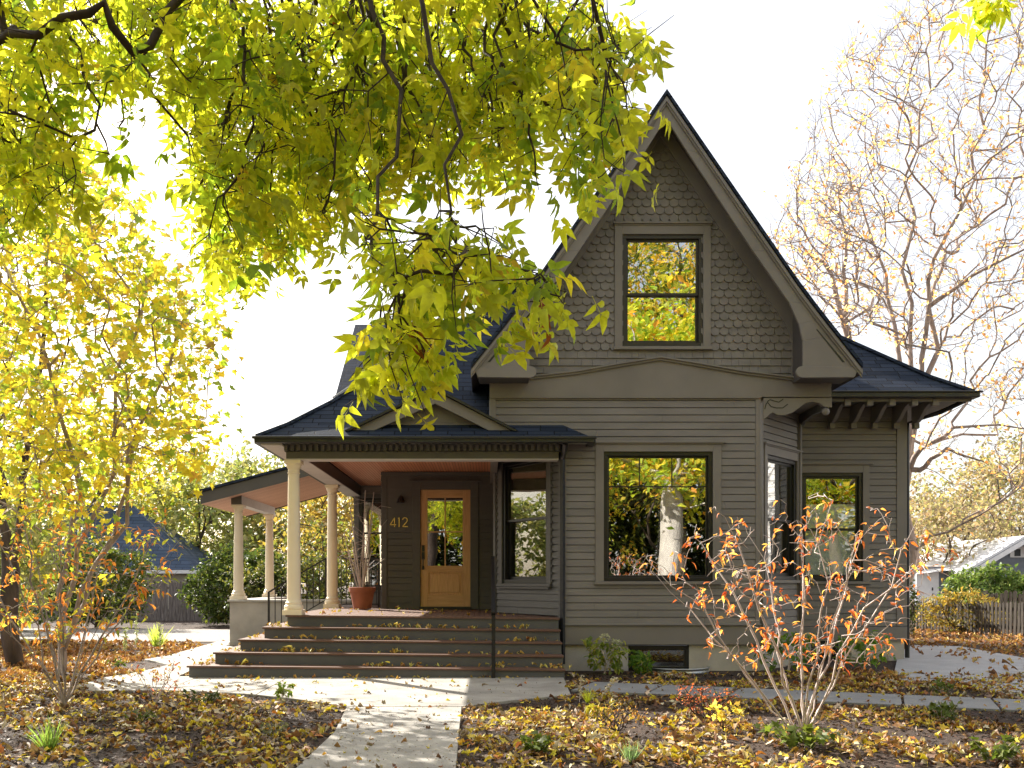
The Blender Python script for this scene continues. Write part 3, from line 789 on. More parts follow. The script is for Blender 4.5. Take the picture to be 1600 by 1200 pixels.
while x<br_[0]-.2:
    h=(1-abs(x+.05-ap[0])/(br_[0]-ap[0]))*(ap[1]-bl_[1])*.9
    if h>.06:
        m.fbox(FP,x,x+.098,-.2,-.18,bl_[1]+.02,bl_[1]+min(h,.16)); 
        if h>.2: m.fbox(FP,x+.03,x+.127,-.2,-.19,bl_[1]+.165,bl_[1]+h*.85)
    x+=.102
m.build('pediment_shingles',M['siding'],house)
m=MB()
for E in (bl_,br_):
    sg=1 if E[0]>ap[0] else -1
    vs=[(ap[0],YP-.05,ap[1]+.058),(E[0]+sg*.09,YP-.05,E[1]+.0),(E[0]+sg*.09,YP+.25,E[1]+.0),(ap[0],YP+1.3,ap[1]+.058)]
    m.add(vs,[(0,1,2,3)] if sg<0 else [(3,2,1,0)])
m.build('pediment_roof',M['roof'],house,uv=roofuv)
# rear wing roof
m=MB(); xa,xb=-3.45,4.5
m.add([(xa,19.5,PZ(507,25)-5.5*.765),(xb,19.5,PZ(507,25)-5.5*.765),(xb,25,PZ(507,25)),(xa,25,PZ(507,25))],[(0,1,2,3)])
m.add([(xb,30.5,PZ(507,25)-5.5*.765),(xa,30.5,PZ(507,25)-5.5*.765),(xa,25,PZ(507,25)),(xb,25,PZ(507,25))],[(0,1,2,3)])
rr=m.build('rear_roof',M['roof'],house,uv=roofuv); sm=rr.modifiers.new('s','SOLIDIFY'); sm.thickness=.08; sm.offset=-1
# closing walls at the back and sides so that the house is solid
m=MB(); SB=frame(-3.05,31,0,-1)
siding(m,SB,0,9,.3,4.0); m.build('left_rear_wall',M['siding'],house)
m=MB(); m.box(-3.0,7.4,30.6,30.7,0,4.5); m.prism([(19.9,4),(30.1,4),(25,7.95)],frame(-3.2,0,0,1),-.05,.05); m.build('rear_wall',M['siding'],house)
# ---- door wall
YD=19.2; DF=frame(0,YD,1,0)
def dx_(px): return (px-VX)/S(YD)
def dz_(py): return CAMH+(VY-py)/S(YD)
dr=(dx_(657),dx_(735),FLOOR+.05,dz_(765))
wl,wr=dx_(597),.15
m=MB(); siding(m,DF,wl+.09,wr,FLOOR,CEIL,pitch=.128,holes=[dr]); 
SW=frame(wl,22,0,-1); siding(m,SW,0,22-YD,FLOOR,CEIL,pitch=.128)
SE=frame(.15,YD,0,-1); siding(m,frame(.15,YD,0,-1),0,YD-17.3,FLOOR,CEIL,pitch=.128)
m.build('porch_wall',M['dark'],house)
m=MB(); m.fbox(DF,wl-.005,wl+.1,-.05,.04,FLOOR,CEIL); m.fbox(DF,wl,wr,-.02,.045,CEIL-.07,CEIL)
m.fbox(DF,dr[0]-.16,dr[0],-.05,.05,FLOOR,dr[3]+.15); m.fbox(DF,dr[1],dr[1]+.16,-.05,.05,FLOOR,dr[3]+.15); m.fbox(DF,dr[0],dr[1],-.05,.05,dr[3],dr[3]+.15)
m.fbox(DF,dr[0]-.22,dr[1]+.22,-.05,.085,dr[3]+.15,dr[3]+.18)
build_each(m,'door_casing',M['dark'],house,bevel=.005)
# plain panel above the siding near number
m=MB(); m.fbox(DF,wl+.1,dr[0]-.16,.0,.03,dz_(832),CEIL-.07); m.fbox(DF,dr[1]+.16,wr-.02,.0,.03,dz_(812),CEIL-.07); build_each(m,'porch_wall_panel',M['dark'],house)
# door itself
u0,u1,z0,z1=dr; W=u1-u0
m=MB(); 
gl=(dx_(668),dx_(723),dz_(884),dz_(778))
pn=(gl[0],gl[1],dz_(930),dz_(893))
m.fbox(DF,u0,gl[0],-.045,.0,z0,z1); m.fbox(DF,gl[1],u1,-.045,.0,z0,z1)
m.fbox(DF,(gl[0]+gl[1])/2-.012,(gl[0]+gl[1])/2+.012,-.04,-.004,gl[2],gl[3])
door=m.build('door',M['door'],house,bevel=.004)
m=MB(); m.fbox(DF,gl[0],gl[1],-.045,-.001,gl[3],z1); m.fbox(DF,gl[0],gl[1],-.045,-.001,pn[3],gl[2]); m.fbox(DF,gl[0],gl[1],-.045,-.001,z0,pn[2])
zm=(gl[2]+gl[3])/2-.0; m.fbox(DF,gl[0],(gl[0]+gl[1])/2-.012,-.04,-.005,zm-.012,zm+.012); m.fbox(DF,(gl[0]+gl[1])/2+.012,gl[1],-.04,-.005,zm-.012,zm+.012)
build_each(m,'door_rail',M['doorh'],door,bevel=.004)
m=MB(); ring(m,DF,pn[0],pn[1],pn[2],pn[3],.022,-.02,.006); m.fbox(DF,pn[0],pn[1],-.035,-.022,pn[2],pn[3]); m.fbox(DF,pn[0]+.06,pn[1]-.06,-.03,-.004,pn[2]+.06,pn[3]-.06); m.build('door_panel',M['door'],door,bevel=.004)
m=MB(); m.fbox(DF,gl[0],gl[1],-.026,-.02,gl[2],gl[3]); m.build('pane',M['glass'],door)
m=MB(); hu=u0+.055
m.fbox(DF,hu-.028,hu+.028,0,.02,dz_(862),dz_(852)); m.fbox(DF,hu-.03,hu+.03,0,.018,dz_(874),dz_(862.5)); m.fbox(DF,hu-.022,hu+.022,0,.03,dz_(890),dz_(884))
m.tube([DF(hu,.018,dz_(871)),DF(hu,.065,dz_(873)),DF(hu,.07,dz_(882)),DF(hu,.06,dz_(887)),DF(hu,.02,dz_(888))],.011,8)
m.build('door_handle',M['black'],door)
m=MB(); m.fbox(DF,u0-.02,u1+.02,-.06,.07,FLOOR,FLOOR+.045); m.build('threshold',M['bronze'],door)
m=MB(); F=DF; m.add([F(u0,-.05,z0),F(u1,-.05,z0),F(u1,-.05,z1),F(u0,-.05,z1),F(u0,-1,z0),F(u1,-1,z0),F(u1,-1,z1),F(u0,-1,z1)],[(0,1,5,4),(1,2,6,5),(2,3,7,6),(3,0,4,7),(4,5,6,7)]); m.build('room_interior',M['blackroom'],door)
# sconce
m=MB(); cu=dx_(627); 
m.fbox(DF,cu-.045,cu+.045,.03,.05,dz_(786),dz_(776)); m.tube([DF(cu,.05,dz_(778)),DF(cu,.12,dz_(776)),DF(cu,.13,dz_(778))],.012,8)
cxy=DF(cu,.13,0); sc=m.build('wall_lamp',M['black'],house)
m=MB(); m.lathe([(.035,dz_(777)),(.045,dz_(779)),(.08,dz_(786)),(.078,dz_(786.5))],cxy[0],cxy[1],18); m.build('lamp_shade',M['black'],sc)
# number 412
m=MB(); zb_,zt_=dz_(823.5),dz_(809); h=zt_-zb_; x0=dx_(609.8); n0,n1=.04,.052
def stroke(a,b,w=.013,mm=None):
    mm=mm or m
    l=math.hypot(b[0]-a[0],b[1]-a[1]); nx,nz=-(b[1]-a[1])/l*w/2*1.0,(b[0]-a[0])/l*w/2
    mm.prism([(a[0]-nx,a[1]-nz),(b[0]-nx,b[1]-nz),(b[0]+nx,b[1]+nz),(a[0]+nx,a[1]+nz)],DF,n0,n1)
sgn_=empty('house_number',DF(x0,.03,zb_)); sgn_.parent=house; sgn_.matrix_parent_inverse=mpi(house)
def digit(strokes,w=.015):
    global m
    m=MB()
    for a,b in strokes: stroke((x0+a[0]*h,zb_+a[1]*h),(x0+b[0]*h,zb_+b[1]*h),w)
    m.build('digit',M['brass'],sgn_)
digit([((.0,.24),(.66,.24)),((.0,.22),(.50,1.0)),((.48,.0),(.48,1.0))],.017)
digit([((.98,0),(.98,1.0)),((.86,.88),(.98,1.0))],.018)
arc=[(1.60+.26*math.cos(a),.73+.26*math.sin(a)) for a in np.linspace(PI*.97,-.22*PI,12)]
digit([(arc[i],arc[i+1]) for i in range(11)]+[(arc[-1],(1.34,.03)),((1.34,.04),(1.92,.04))],.017)
# left oblique porch wall + window
def lu(px,):
    k=(px-VX)/FPX; ax,ay=.15,17.3; dx,dy=BL-.15,YF-17.3
    t_=(k*ay-ax)/(dx-k*dy); return t_*OLL
lw=(lu(787),lu(857),FLOOR+.52,CEIL-.09)
m=MB(); siding(m,OLF,0,OLL-.02,FLOOR,CEIL+.2,holes=[lw]); m.build('porch_bay_wall',M['dark'],house)
m=MB(); m.fbox(OLF,-.03,.05,-.05,.045,FLOOR,CEIL); m.fbox(OLF,OLL-.1,OLL+.03,-.05,.04,FLOOR-.3,CEIL); m.fbox(OLF,lw[0]-.12,lw[1]+.12,-.02,.085,lw[2]-.09,lw[2]-.06)
zz=FLOOR+.55
while zz<CEIL-.1:
    m.fbox(OLF,lw[1]+.135,lw[1]+.165,.03,.05,zz,zz+.035); m.fbox(OLF,lw[0]-.165,lw[0]-.135,.03,.05,zz,zz+.035); zz+=.12
m.build('porch_bay_trim',M['dark'],house,bevel=.003)
window(OLF,*lw,rail=CAMH+(VY-811)/S(16.4),trim='dark',glass='glassd',casing=.12,head=.08,cap=False,csides=(1,1),blind=(CAMH+(VY-770)/S(16.4),lw[3]-.05),blindmat='shadecloth')
# foundation below left oblique hidden by steps; far left wall with window
YW=22.0; WF=frame(0,YW,1,0)
lw2=(PX(562,YW),PX(597,YW)+.55,FLOOR+.35,PZ(778,YW))
m=MB(); siding(m,WF,-3.05,-.3,FLOOR-.3,CEIL,holes=[lw2]); m.build('side_porch_wall',M['siding'],house)
window(WF,*lw2,casing=.1,head=.08,cap=False,trim='dark',csides=(0,1),rail=PZ(833,YW))
# railings
rl=MB(); YRL=20.0
za=FLOOR+1.03; xa,xb=-3.37,-4.56; zb=za-.70
rl.box(xb-.02,xb+.02,YRL-.02,YRL+.02,FLOOR-.75,zb+.01)
def bar(m,A,B,h=.018,w=.02):
    A=Vector(A);B=Vector(B)
    m.add([(A.x,A.y-w,A.z-h),(B.x,B.y-w,B.z-h),(B.x,B.y+w,B.z-h),(A.x,A.y+w,A.z-h),(A.x,A.y-w,A.z+h),(B.x,B.y-w,B.z+h),(B.x,B.y+w,B.z+h),(A.x,A.y+w,A.z+h)],[(0,3,2,1),(4,5,6,7),(0,1,5,4),(1,2,6,5),(2,3,7,6),(3,0,4,7)])
bar(rl,(xb,YRL,zb),(xa,YRL,za)); bar(rl,(xb,YRL,zb-.86),(xa,YRL,za-.86),.012,.012)
for i in range(1,9):
    t_=i/9; x=xb+(xa-xb)*t_; z=zb+(za-zb)*t_; rl.box(x-.008,x+.008,YRL-.008,YRL+.008,z-.86,z)
rl.box(xa-.02,xa+.02,YRL-.02,YRL+.02,FLOOR-.2,za+.01)
rl.build('side_railing',M['black'],house)
rl=MB(); x0_,x1_=-3.05,PX(592,YRL)
bar(rl,(x0_,YRL,za),(x1_,YRL,za)); bar(rl,(x0_,YRL,FLOOR+.08),(x1_,YRL,FLOOR+.08),.012,.012)
x=x0_
while x<x1_-.02: rl.box(x-.008,x+.008,YRL-.008,YRL+.008,FLOOR+.08,za); x+=.105
rl.box(x1_-.02,x1_+.02,YRL-.02,YRL+.02,FLOOR,za+.01); rl.build('porch_railing',M['black'],house)
# front handrail, seen nearly end on
m=MB(); hx=PX(771,YS0-.05)
m.box(hx-.028,hx+.028,YS0-.08,YS0-.03,0,.98); bar(m,(hx,YS0-.06,.98),(hx,15.35,1.85),.025,.028)
m.v=m.v[:8]+[(hx-.028,YS0-.08,.955),(hx+.028,YS0-.08,.955),(hx+.028,15.35,1.80),(hx-.028,15.35,1.80),(hx-.028,YS0-.08,1.0),(hx+.028,YS0-.08,1.0),(hx+.028,15.35,1.85),(hx-.028,15.35,1.85)]
m.box(hx-.026,hx+.026,15.33,15.38,FLOOR,1.849)
m.build('step_handrail',M['black'],house)
# parapet with cap
m=MB(); xl=PX(359,23.2); m.box(xl,-3.0,23.2,23.8,-.4,CAPZ-.05); m.box(xl,xl+.5,23.8,27.1,-.4,CAPZ-.05); build_each(m,'porch_parapet',M['concrete'],house)
m=MB(); m.box(xl-.05,-3.0,23.15,23.85,CAPZ-.049,CAPZ-.001); m.box(xl-.05,xl+.55,23.851,27.15,CAPZ-.049,CAPZ-.001); build_each(m,'parapet_cap',M['cap'],house,bevel=.008)
m=MB(); m.box(xl+.5,-3.0,23.81,27,.4,.72); m.build('side_porch_floor',M['deck'],house)
# wing roof
wx0=-6.85; sl_=.27
def wz(x): return 3.62+sl_*(x-wx0)
xw=-3.0
m=MB(); 
m.add([(wx0-.05,22.85,wz(wx0)),(xw,22.85,wz(xw)),(xw,27.25,wz(xw)),(wx0-.05,27.25,wz(wx0)),(wx0-.05,22.85,wz(wx0)-.06),(xw,22.85,wz(xw)-.06),(xw,27.25,wz(xw)-.06),(wx0-.05,27.25,wz(wx0)-.06)],
   [(0,1,2,3),(4,7,6,5),(0,4,5,1),(1,5,6,2),(2,6,7,3),(3,7,4,0)]); m.build('wing_roof',M['roof'],house,uv=roofuv)
Fw=frame(0,22.9,1,0)
m=MB(); m.prism([(wx0,wz(wx0)-.062),(xw,wz(xw)-.062),(xw,wz(xw)-.36),(wx0,wz(wx0)-.33)],Fw,-.04,0); m.build('wing_fascia',M['olive'],house)
m=MB(); m.box(wx0-.16,wx0-.01,22.86,27.2,wz(wx0)-.14,wz(wx0)-.02); m.build('wing_gutter',M['gutter'],house,bevel=.02)
m=MB(); m.add([(wx0,22.94,wz(wx0)-.33),(xw,22.94,wz(xw)-.33),(xw,27.2,wz(xw)-.33),(wx0,27.2,wz(wx0)-.33)],[(0,3,2,1)]); 
o=m.build('wing_ceiling',M['ceil2'],house)
m=MB(); m.prism([(wx0,wz(wx0)-.10),(xw,wz(xw)-.10),(xw,wz(xw)-.36),(wx0,wz(wx0)-.36)],frame(0,27.2,1,0),-.03,0); m.build('wing_back_fascia',M['olive'],house)
bz=CAMH+1.865
m=MB(); m.box(-6.22,-5.98,23.33,27.0,bz,bz+.26); m.build('wing_beam',M['soffit'],house); m=MB(); m.box(-6.225,-5.975,23.29,23.329,bz-.002,bz+.26); m.build('wing_beam_end',M['olive'],house)
# downspouts
m=MB(); dsx=PX(879,15.4)
m.tube([(dsx+.02,15.1,EZ-.1),(dsx+.02,15.2,EZ-.2),(dsx+.0,15.38,EZ-.3),(dsx,15.40,EZ-.45),(dsx,15.40,.12)],.042,4); m.build('downspout',M['gutter'],house)
m=MB(); xx=RX1+.07
m.tube([(XE-.05,YE+.1,ze-.1),(XE-.3,YR-.3,ze-.24),(xx,YR+.05,ze-.38),(xx,YR+.05,.05)],.042,8); m.build('downspout',M['black'],house)
m=MB(); m.tube([ORF(ORL+.0,.05,1.0),ORF(ORL,.05,4.3)],.03,6); 
# ================================================================ GROUND & PATHS
xs=np.concatenate([[-400,-150,-70,-40,-25],np.arange(-16,16.01,.25),[20,28,45,80,160,400]])
ys=np.concatenate([[-300,-100,-40,-20,-8,0,4],np.arange(6,32,.25),[34,38,45,60,100,200,500]])
m_=None
V=[];Fc=[]
for j,y in enumerate(ys):
    for i,x in enumerate(xs):
        near=1 if (-15<x<15 and 6<y<14.0) else 0
        z=ground(x,y)+(mnoise.noise(Vector((x*.9,y*.9,0)))*.02 - .0)*near
        V.append((x,y,z))
nx=len(xs)
for j in range(len(ys)-1):
    for i in range(nx-1): Fc.append((j*nx+i,j*nx+i+1,(j+1)*nx+i+1,(j+1)*nx+i))
m=MB(); m.v=V; m.f=Fc; g=m.build('ground',M['ground'],smooth=True); tag(g,kind='structure')
def inpoly(x,y,poly):
    c=False; n=len(poly); j=n-1
    for i in range(n):
        xi,yi=poly[i]; xj,yj=poly[j]
        if (yi>y)!=(yj>y) and x<(xj-xi)*(y-yi)/(yj-yi)+xi: c=not c
        j=i
    return c
def slab_poly(m,poly,h=.035,base=-.08):
    k=len(poly)
    a=sum(poly[i][0]*poly[(i+1)%k][1]-poly[(i+1)%k][0]*poly[i][1] for i in range(k))
    if a<0: poly=poly[::-1]
    m.add([(x,y,ground(x,y)+h) for x,y in poly]+[(x,y,ground(x,y)+base) for x,y in poly],
          [tuple(range(k))]+[(i,i+k,(i+1)%k+k,(i+1)%k) for i in range(k)])
def shrink(poly,d=.006):
    cx=sum(p[0] for p in poly)/len(poly); cy=sum(p[1] for p in poly)/len(poly)
    return [(cx+(x-cx)*(1-d/max(.3,math.hypot(x-cx,y-cy))*1.0),cy+(y-cy)*(1-d/max(.3,math.hypot(x-cx,y-cy)))) for x,y in poly]
G=GP
H_=.035
def G2(px,py):  # ground point at slab height
    Y=(CAMH-H_)*FPX/(py-VY); return (PX(px,Y),Y)
main_slabs=[
 [G2(722,1104),G2(536,1104),G2(443,1141),G2(718,1143)] ,
 [G2(718,1143),G2(522,1143),G2(445,1215),G2(712,1215)],
]
main_slabs[0]=[G2(722,1104),G2(541,1104),G2(522,1143),G2(718,1143)]
sl1=[(G2(430,1058)[0],14.16),(1.13,14.16),G2(895,1088),G2(722,1104),G2(541,1104),G2(398,1078),G2(368,1096)]
sl1=[(G2(446,1060)[0],14.3),(1.13,14.3),G2(893,1085),G2(800,1094),G2(722,1103.5),G2(541,1103.5),G2(480,1094),G2(400,1085)]
sl2=[(G2(446,1060)[0],14.3),G2(400,1085),G2(330,1081),G2(255,1078),G2(310,1058),(-4.6,14.3)]
sl3=[G2(310,1058),G2(255,1078),G2(140,1079),G2(120,1070),G2(165,1058),G2(225,1048),G2(262,1039),(-4.75,15.6),(-4.6,14.3)]
far=[(-4.75,15.6),G2(262,1038),G2(225,1028),(PX(258,19),19.0),(PX(300,21.5),21.5),(PX(340,24.5),24.5),(-6.3,24.5),(-6.28,23.0),(-4.6,20.1)]
pth=MB()
allslabs=[main_slabs[0],main_slabs[1],sl1,sl2,sl3,far]
for p in allslabs: slab_poly(pth,shrink(p,.008))
o=pth.build('path',M['slab'],bevel=.006); tag(o,kind='structure')
# paver walkway to the right
pv=MB(); pav=[]
top_=[(900,1069),(1600,1097)]; bot_=[(935,1088),(1600,1117)]
A=Vector(G(1000,1075)); B=Vector(G(1600,1097)); A2=Vector(G(1000,1095)); B2=Vector(G(1600,1116))
d=(B-A).normalized(); d2=(B2-A2).normalized()
st0=A-d*1.06; 
nvec=Vector((d.y,-d.x)); wid=1.22
joint=0; k=0
p0=Vector((1.2,13.72)); dd=(Vector(G(1600,1106))-Vector((1.25,13.0))).normalized(); c0=Vector((1.30,13.05)); nn_=Vector((-dd.y,dd.x))
while k<14:
    a=c0+dd*(k*1.0); b=c0+dd*(k*1.0+.97)
    q=[tuple(a+nn_*.55),tuple(b+nn_*.55),tuple(b-nn_*.55),tuple(a-nn_*.55)]; pav.append(q); slab_poly(pv,q,h=.03); k+=1
o=pv.build('paver_walk',M['paver'],bevel=.006); tag(o,kind='structure')
# driveway right, gravel drive left
dv=MB(); drv=[G(1398,1050),G(1404,1022),G(1425,1010),G(1500,1012),G(1600,1030),G(1760,1050),G(1760,1085),G(1640,1092),G(1560,1085),G(1480,1066),G(1410,1068)]
slab_poly(dv,drv,h=.03); o=dv.build('driveway',M['drive']); tag(o,kind='structure')
gv=MB(); grv=[(-30,25.3),(-12,25.0),(-6.4,24.55),(-6.4,30.5),(-14,31.5),(-30,31.5)]
slab_poly(gv,grv,h=.02); o=gv.build('gravel_drive',M['gravel']); tag(o,kind='structure')

# window well
m=MB(); cu=(fx(1005)+fx(1104))/2; a_,b_=.53,.50
for (r_,zz0,zz1) in ((1,-.25,.10),):
    n=28; o=len(m.v)
    for i in range(n+1):
        w_=PI*i/n
        for rr_,z in ((1,-.25),(1,.03),(1.02,.045),(1,.06),(1,.09),(1.04,.10),(1.04,.115),(.98,.115),(.98,-.25)):
            m.v.append((cu-a_*rr_*math.cos(w_),YF-.03-b_*rr_*math.sin(w_),z-.035))
    for i in range(n):
        for j in range(8): m.f.append((o+i*9+j,o+(i+1)*9+j,o+(i+1)*9+j+1,o+i*9+j+1))
ww=m.build('window_well',M['galv'],smooth=True); tag(ww,'half round galvanised steel window well rim below the basement window','window well')

# ================================================================ LEAVES ENGINE
def mesh_np(name,verts,loops,starts,totals,mat,cols=None,parent=None,smooth=False):
    me=bpy.data.meshes.new(name)
    me.vertices.add(len(verts)); me.vertices.foreach_set('co',verts.astype(np.float32).ravel())
    me.loops.add(len(loops)); me.loops.foreach_set('vertex_index',loops.astype(np.int32))
    me.polygons.add(len(starts)); me.polygons.foreach_set('loop_start',starts.astype(np.int32)); me.polygons.foreach_set('loop_total',totals.astype(np.int32))
    me.update(calc_edges=True)
    if cols is not None:
        a=me.attributes.new('col','FLOAT_COLOR','POINT'); c=np.ones((len(verts),4),np.float32); c[:,:3]=cols; a.data.foreach_set('color',c.ravel())
    me.materials.append(mat)
    o=bpy.data.objects.new(name,me); COL.objects.link(o)
    if parent is not None: o.parent=parent; o.matrix_parent_inverse=mpi(parent)
    return o
# templates: leaf along +X, normal +Z, unit length
def T_ovate(w=.28,fold=.12,curl=.12):
    v=[(0,0,0),(.28,w,fold),(.62,w*.8,fold*.8-curl*.5),(1,0,-curl*1.6),(.62,-w*.8,fold*.8-curl*.5),(.28,-w,fold),(.45,0,.0-curl*.2)]
    f=[(0,6,1),(1,6,2),(2,6,3),(3,6,4),(4,6,5),(5,6,0)]
    return np.array(v,float),f
def T_maple():
    pts=[(0,0),(.12,-.22),(.02,-.5),(.35,-.36),(.52,-.52),(.56,-.24),(1,0),(.56,.24),(.52,.52),(.35,.36),(.02,.5),(.12,.22)]
    v=[(x,y,-.14*(x*x)+.12*abs(y)) for x,y in pts]+[(.3,0,.03)]
    f=[(i,(i+1)%12,12) for i in range(12)]
    return np.array(v,float),f
def T_simple(w=.3):
    v=[(0,0,0),(.5,-w,.1),(1,0,-.1),(.5,w,.1)]
    return np.array(v,float),[(0,1,2),(0,2,3)]
def T_compound():
    V_=[];F_=[]
    bv,bf=T_ovate(.22,.09,.2)
    def put(sc,ang,ox,oy,oz,roll,pitch):
        c,s_=math.cos(ang),math.sin(ang); q=bv*sc
        cr,sr=math.cos(roll),math.sin(roll); cp,sp=math.cos(pitch),math.sin(pitch)
        y=q[:,1]*cr-q[:,2]*sr; z=q[:,1]*sr+q[:,2]*cr; x=q[:,0]
        x,z=x*cp-z*sp, x*sp+z*cp
        X=x*c-y*s_+ox; Y=x*s_+y*c+oy
        o=sum(len(a) for a in V_); V_.append(np.stack([X,Y,z+oz],1)); F_.extend([tuple(i+o for i in f) for f in bf])
    put(1.0,0,1.0,0,-.12,0.1,-.35); put(.9,1.0,.92,.03,-.1,.5,-.35); put(.9,-1.0,.92,-.03,-.1,-.5,-.35)
    put(.72,1.15,.45,.03,-.02,.5,-.25); put(.72,-1.15,.45,-.03,-.02,-.5,-.25)
    V_.append(np.array([(0,-.012,0),(1.0,-.012,-.11),(1.0,.012,-.11),(0,.012,0)])); o=sum(len(a) for a in V_[:-1]); F_.append((o,o+1,o+2,o+3))
    return np.concatenate(V_),F_
TPL={'ovate':T_ovate(),'narrow':T_ovate(.2,.1,.3),'maple':T_maple(),'simple':T_simple(),'compound':T_compound(),'curl':T_ovate(.27,.3,.35)}
def scatter_leaves(name,pts,size,tpl,palette,mat,parent=None,axis=None,droop=0.0,flat=False,seed=0,szvar=.35,colvar=.18,kind=None):
    rng=np.random.default_rng(seed+100); n=len(pts); bv,bf=TPL[tpl]
    pts=np.asarray(pts,float)
    a=rng.normal(size=(n,3)) if axis is None else np.asarray(axis)+rng.normal(size=(n,3))*.6
    if flat:
        a[:,2]*=.25
    a[:,2]-=droop
    a/=np.linalg.norm(a,axis=1)[:,None]+1e-9
    b=rng.normal(size=(n,3))*(.45 if not flat else .35); b[:,2]+=1.0 # prefer normals up
    nrm=b-(b*a).sum(1)[:,None]*a; nrm/=np.linalg.norm(nrm,axis=1)[:,None]+1e-9
    side=np.cross(nrm,a)
    s_=size*(1+rng.uniform(-szvar,szvar,n))
    zs=rng.uniform(.4,1.8,n)
    V_=(pts[:,None,:]+s_[:,None,None]*(bv[None,:,0:1]*a[:,None,:]+bv[None,:,1:2]*side[:,None,:]+(bv[None,:,2:3]*zs[:,None,None])*nrm[:,None,:]))
    nv=len(bv); V_=V_.reshape(-1,3)
    fl=np.concatenate([np.array(f) for f in bf]); tot=np.array([len(f) for f in bf])
    loops=(fl[None,:]+(np.arange(n)*nv)[:,None]).ravel()
    totals=np.tile(tot,n); starts=np.concatenate([[0],np.cumsum(totals)[:-1]])
    pal=np.array([p[0] for p in palette]); wt=np.array([p[1] for p in palette],float); wt/=wt.sum()
    ci=pal[rng.choice(len(pal),n,p=wt)]*(1+rng.uniform(-colvar,colvar,(n,1)))*(1+rng.uniform(-.06,.06,(n,3)))
    cols=np.repeat(ci,nv,axis=0)
    o=mesh_np(name,V_,loops,starts,totals,mat,cols,parent)
    return o
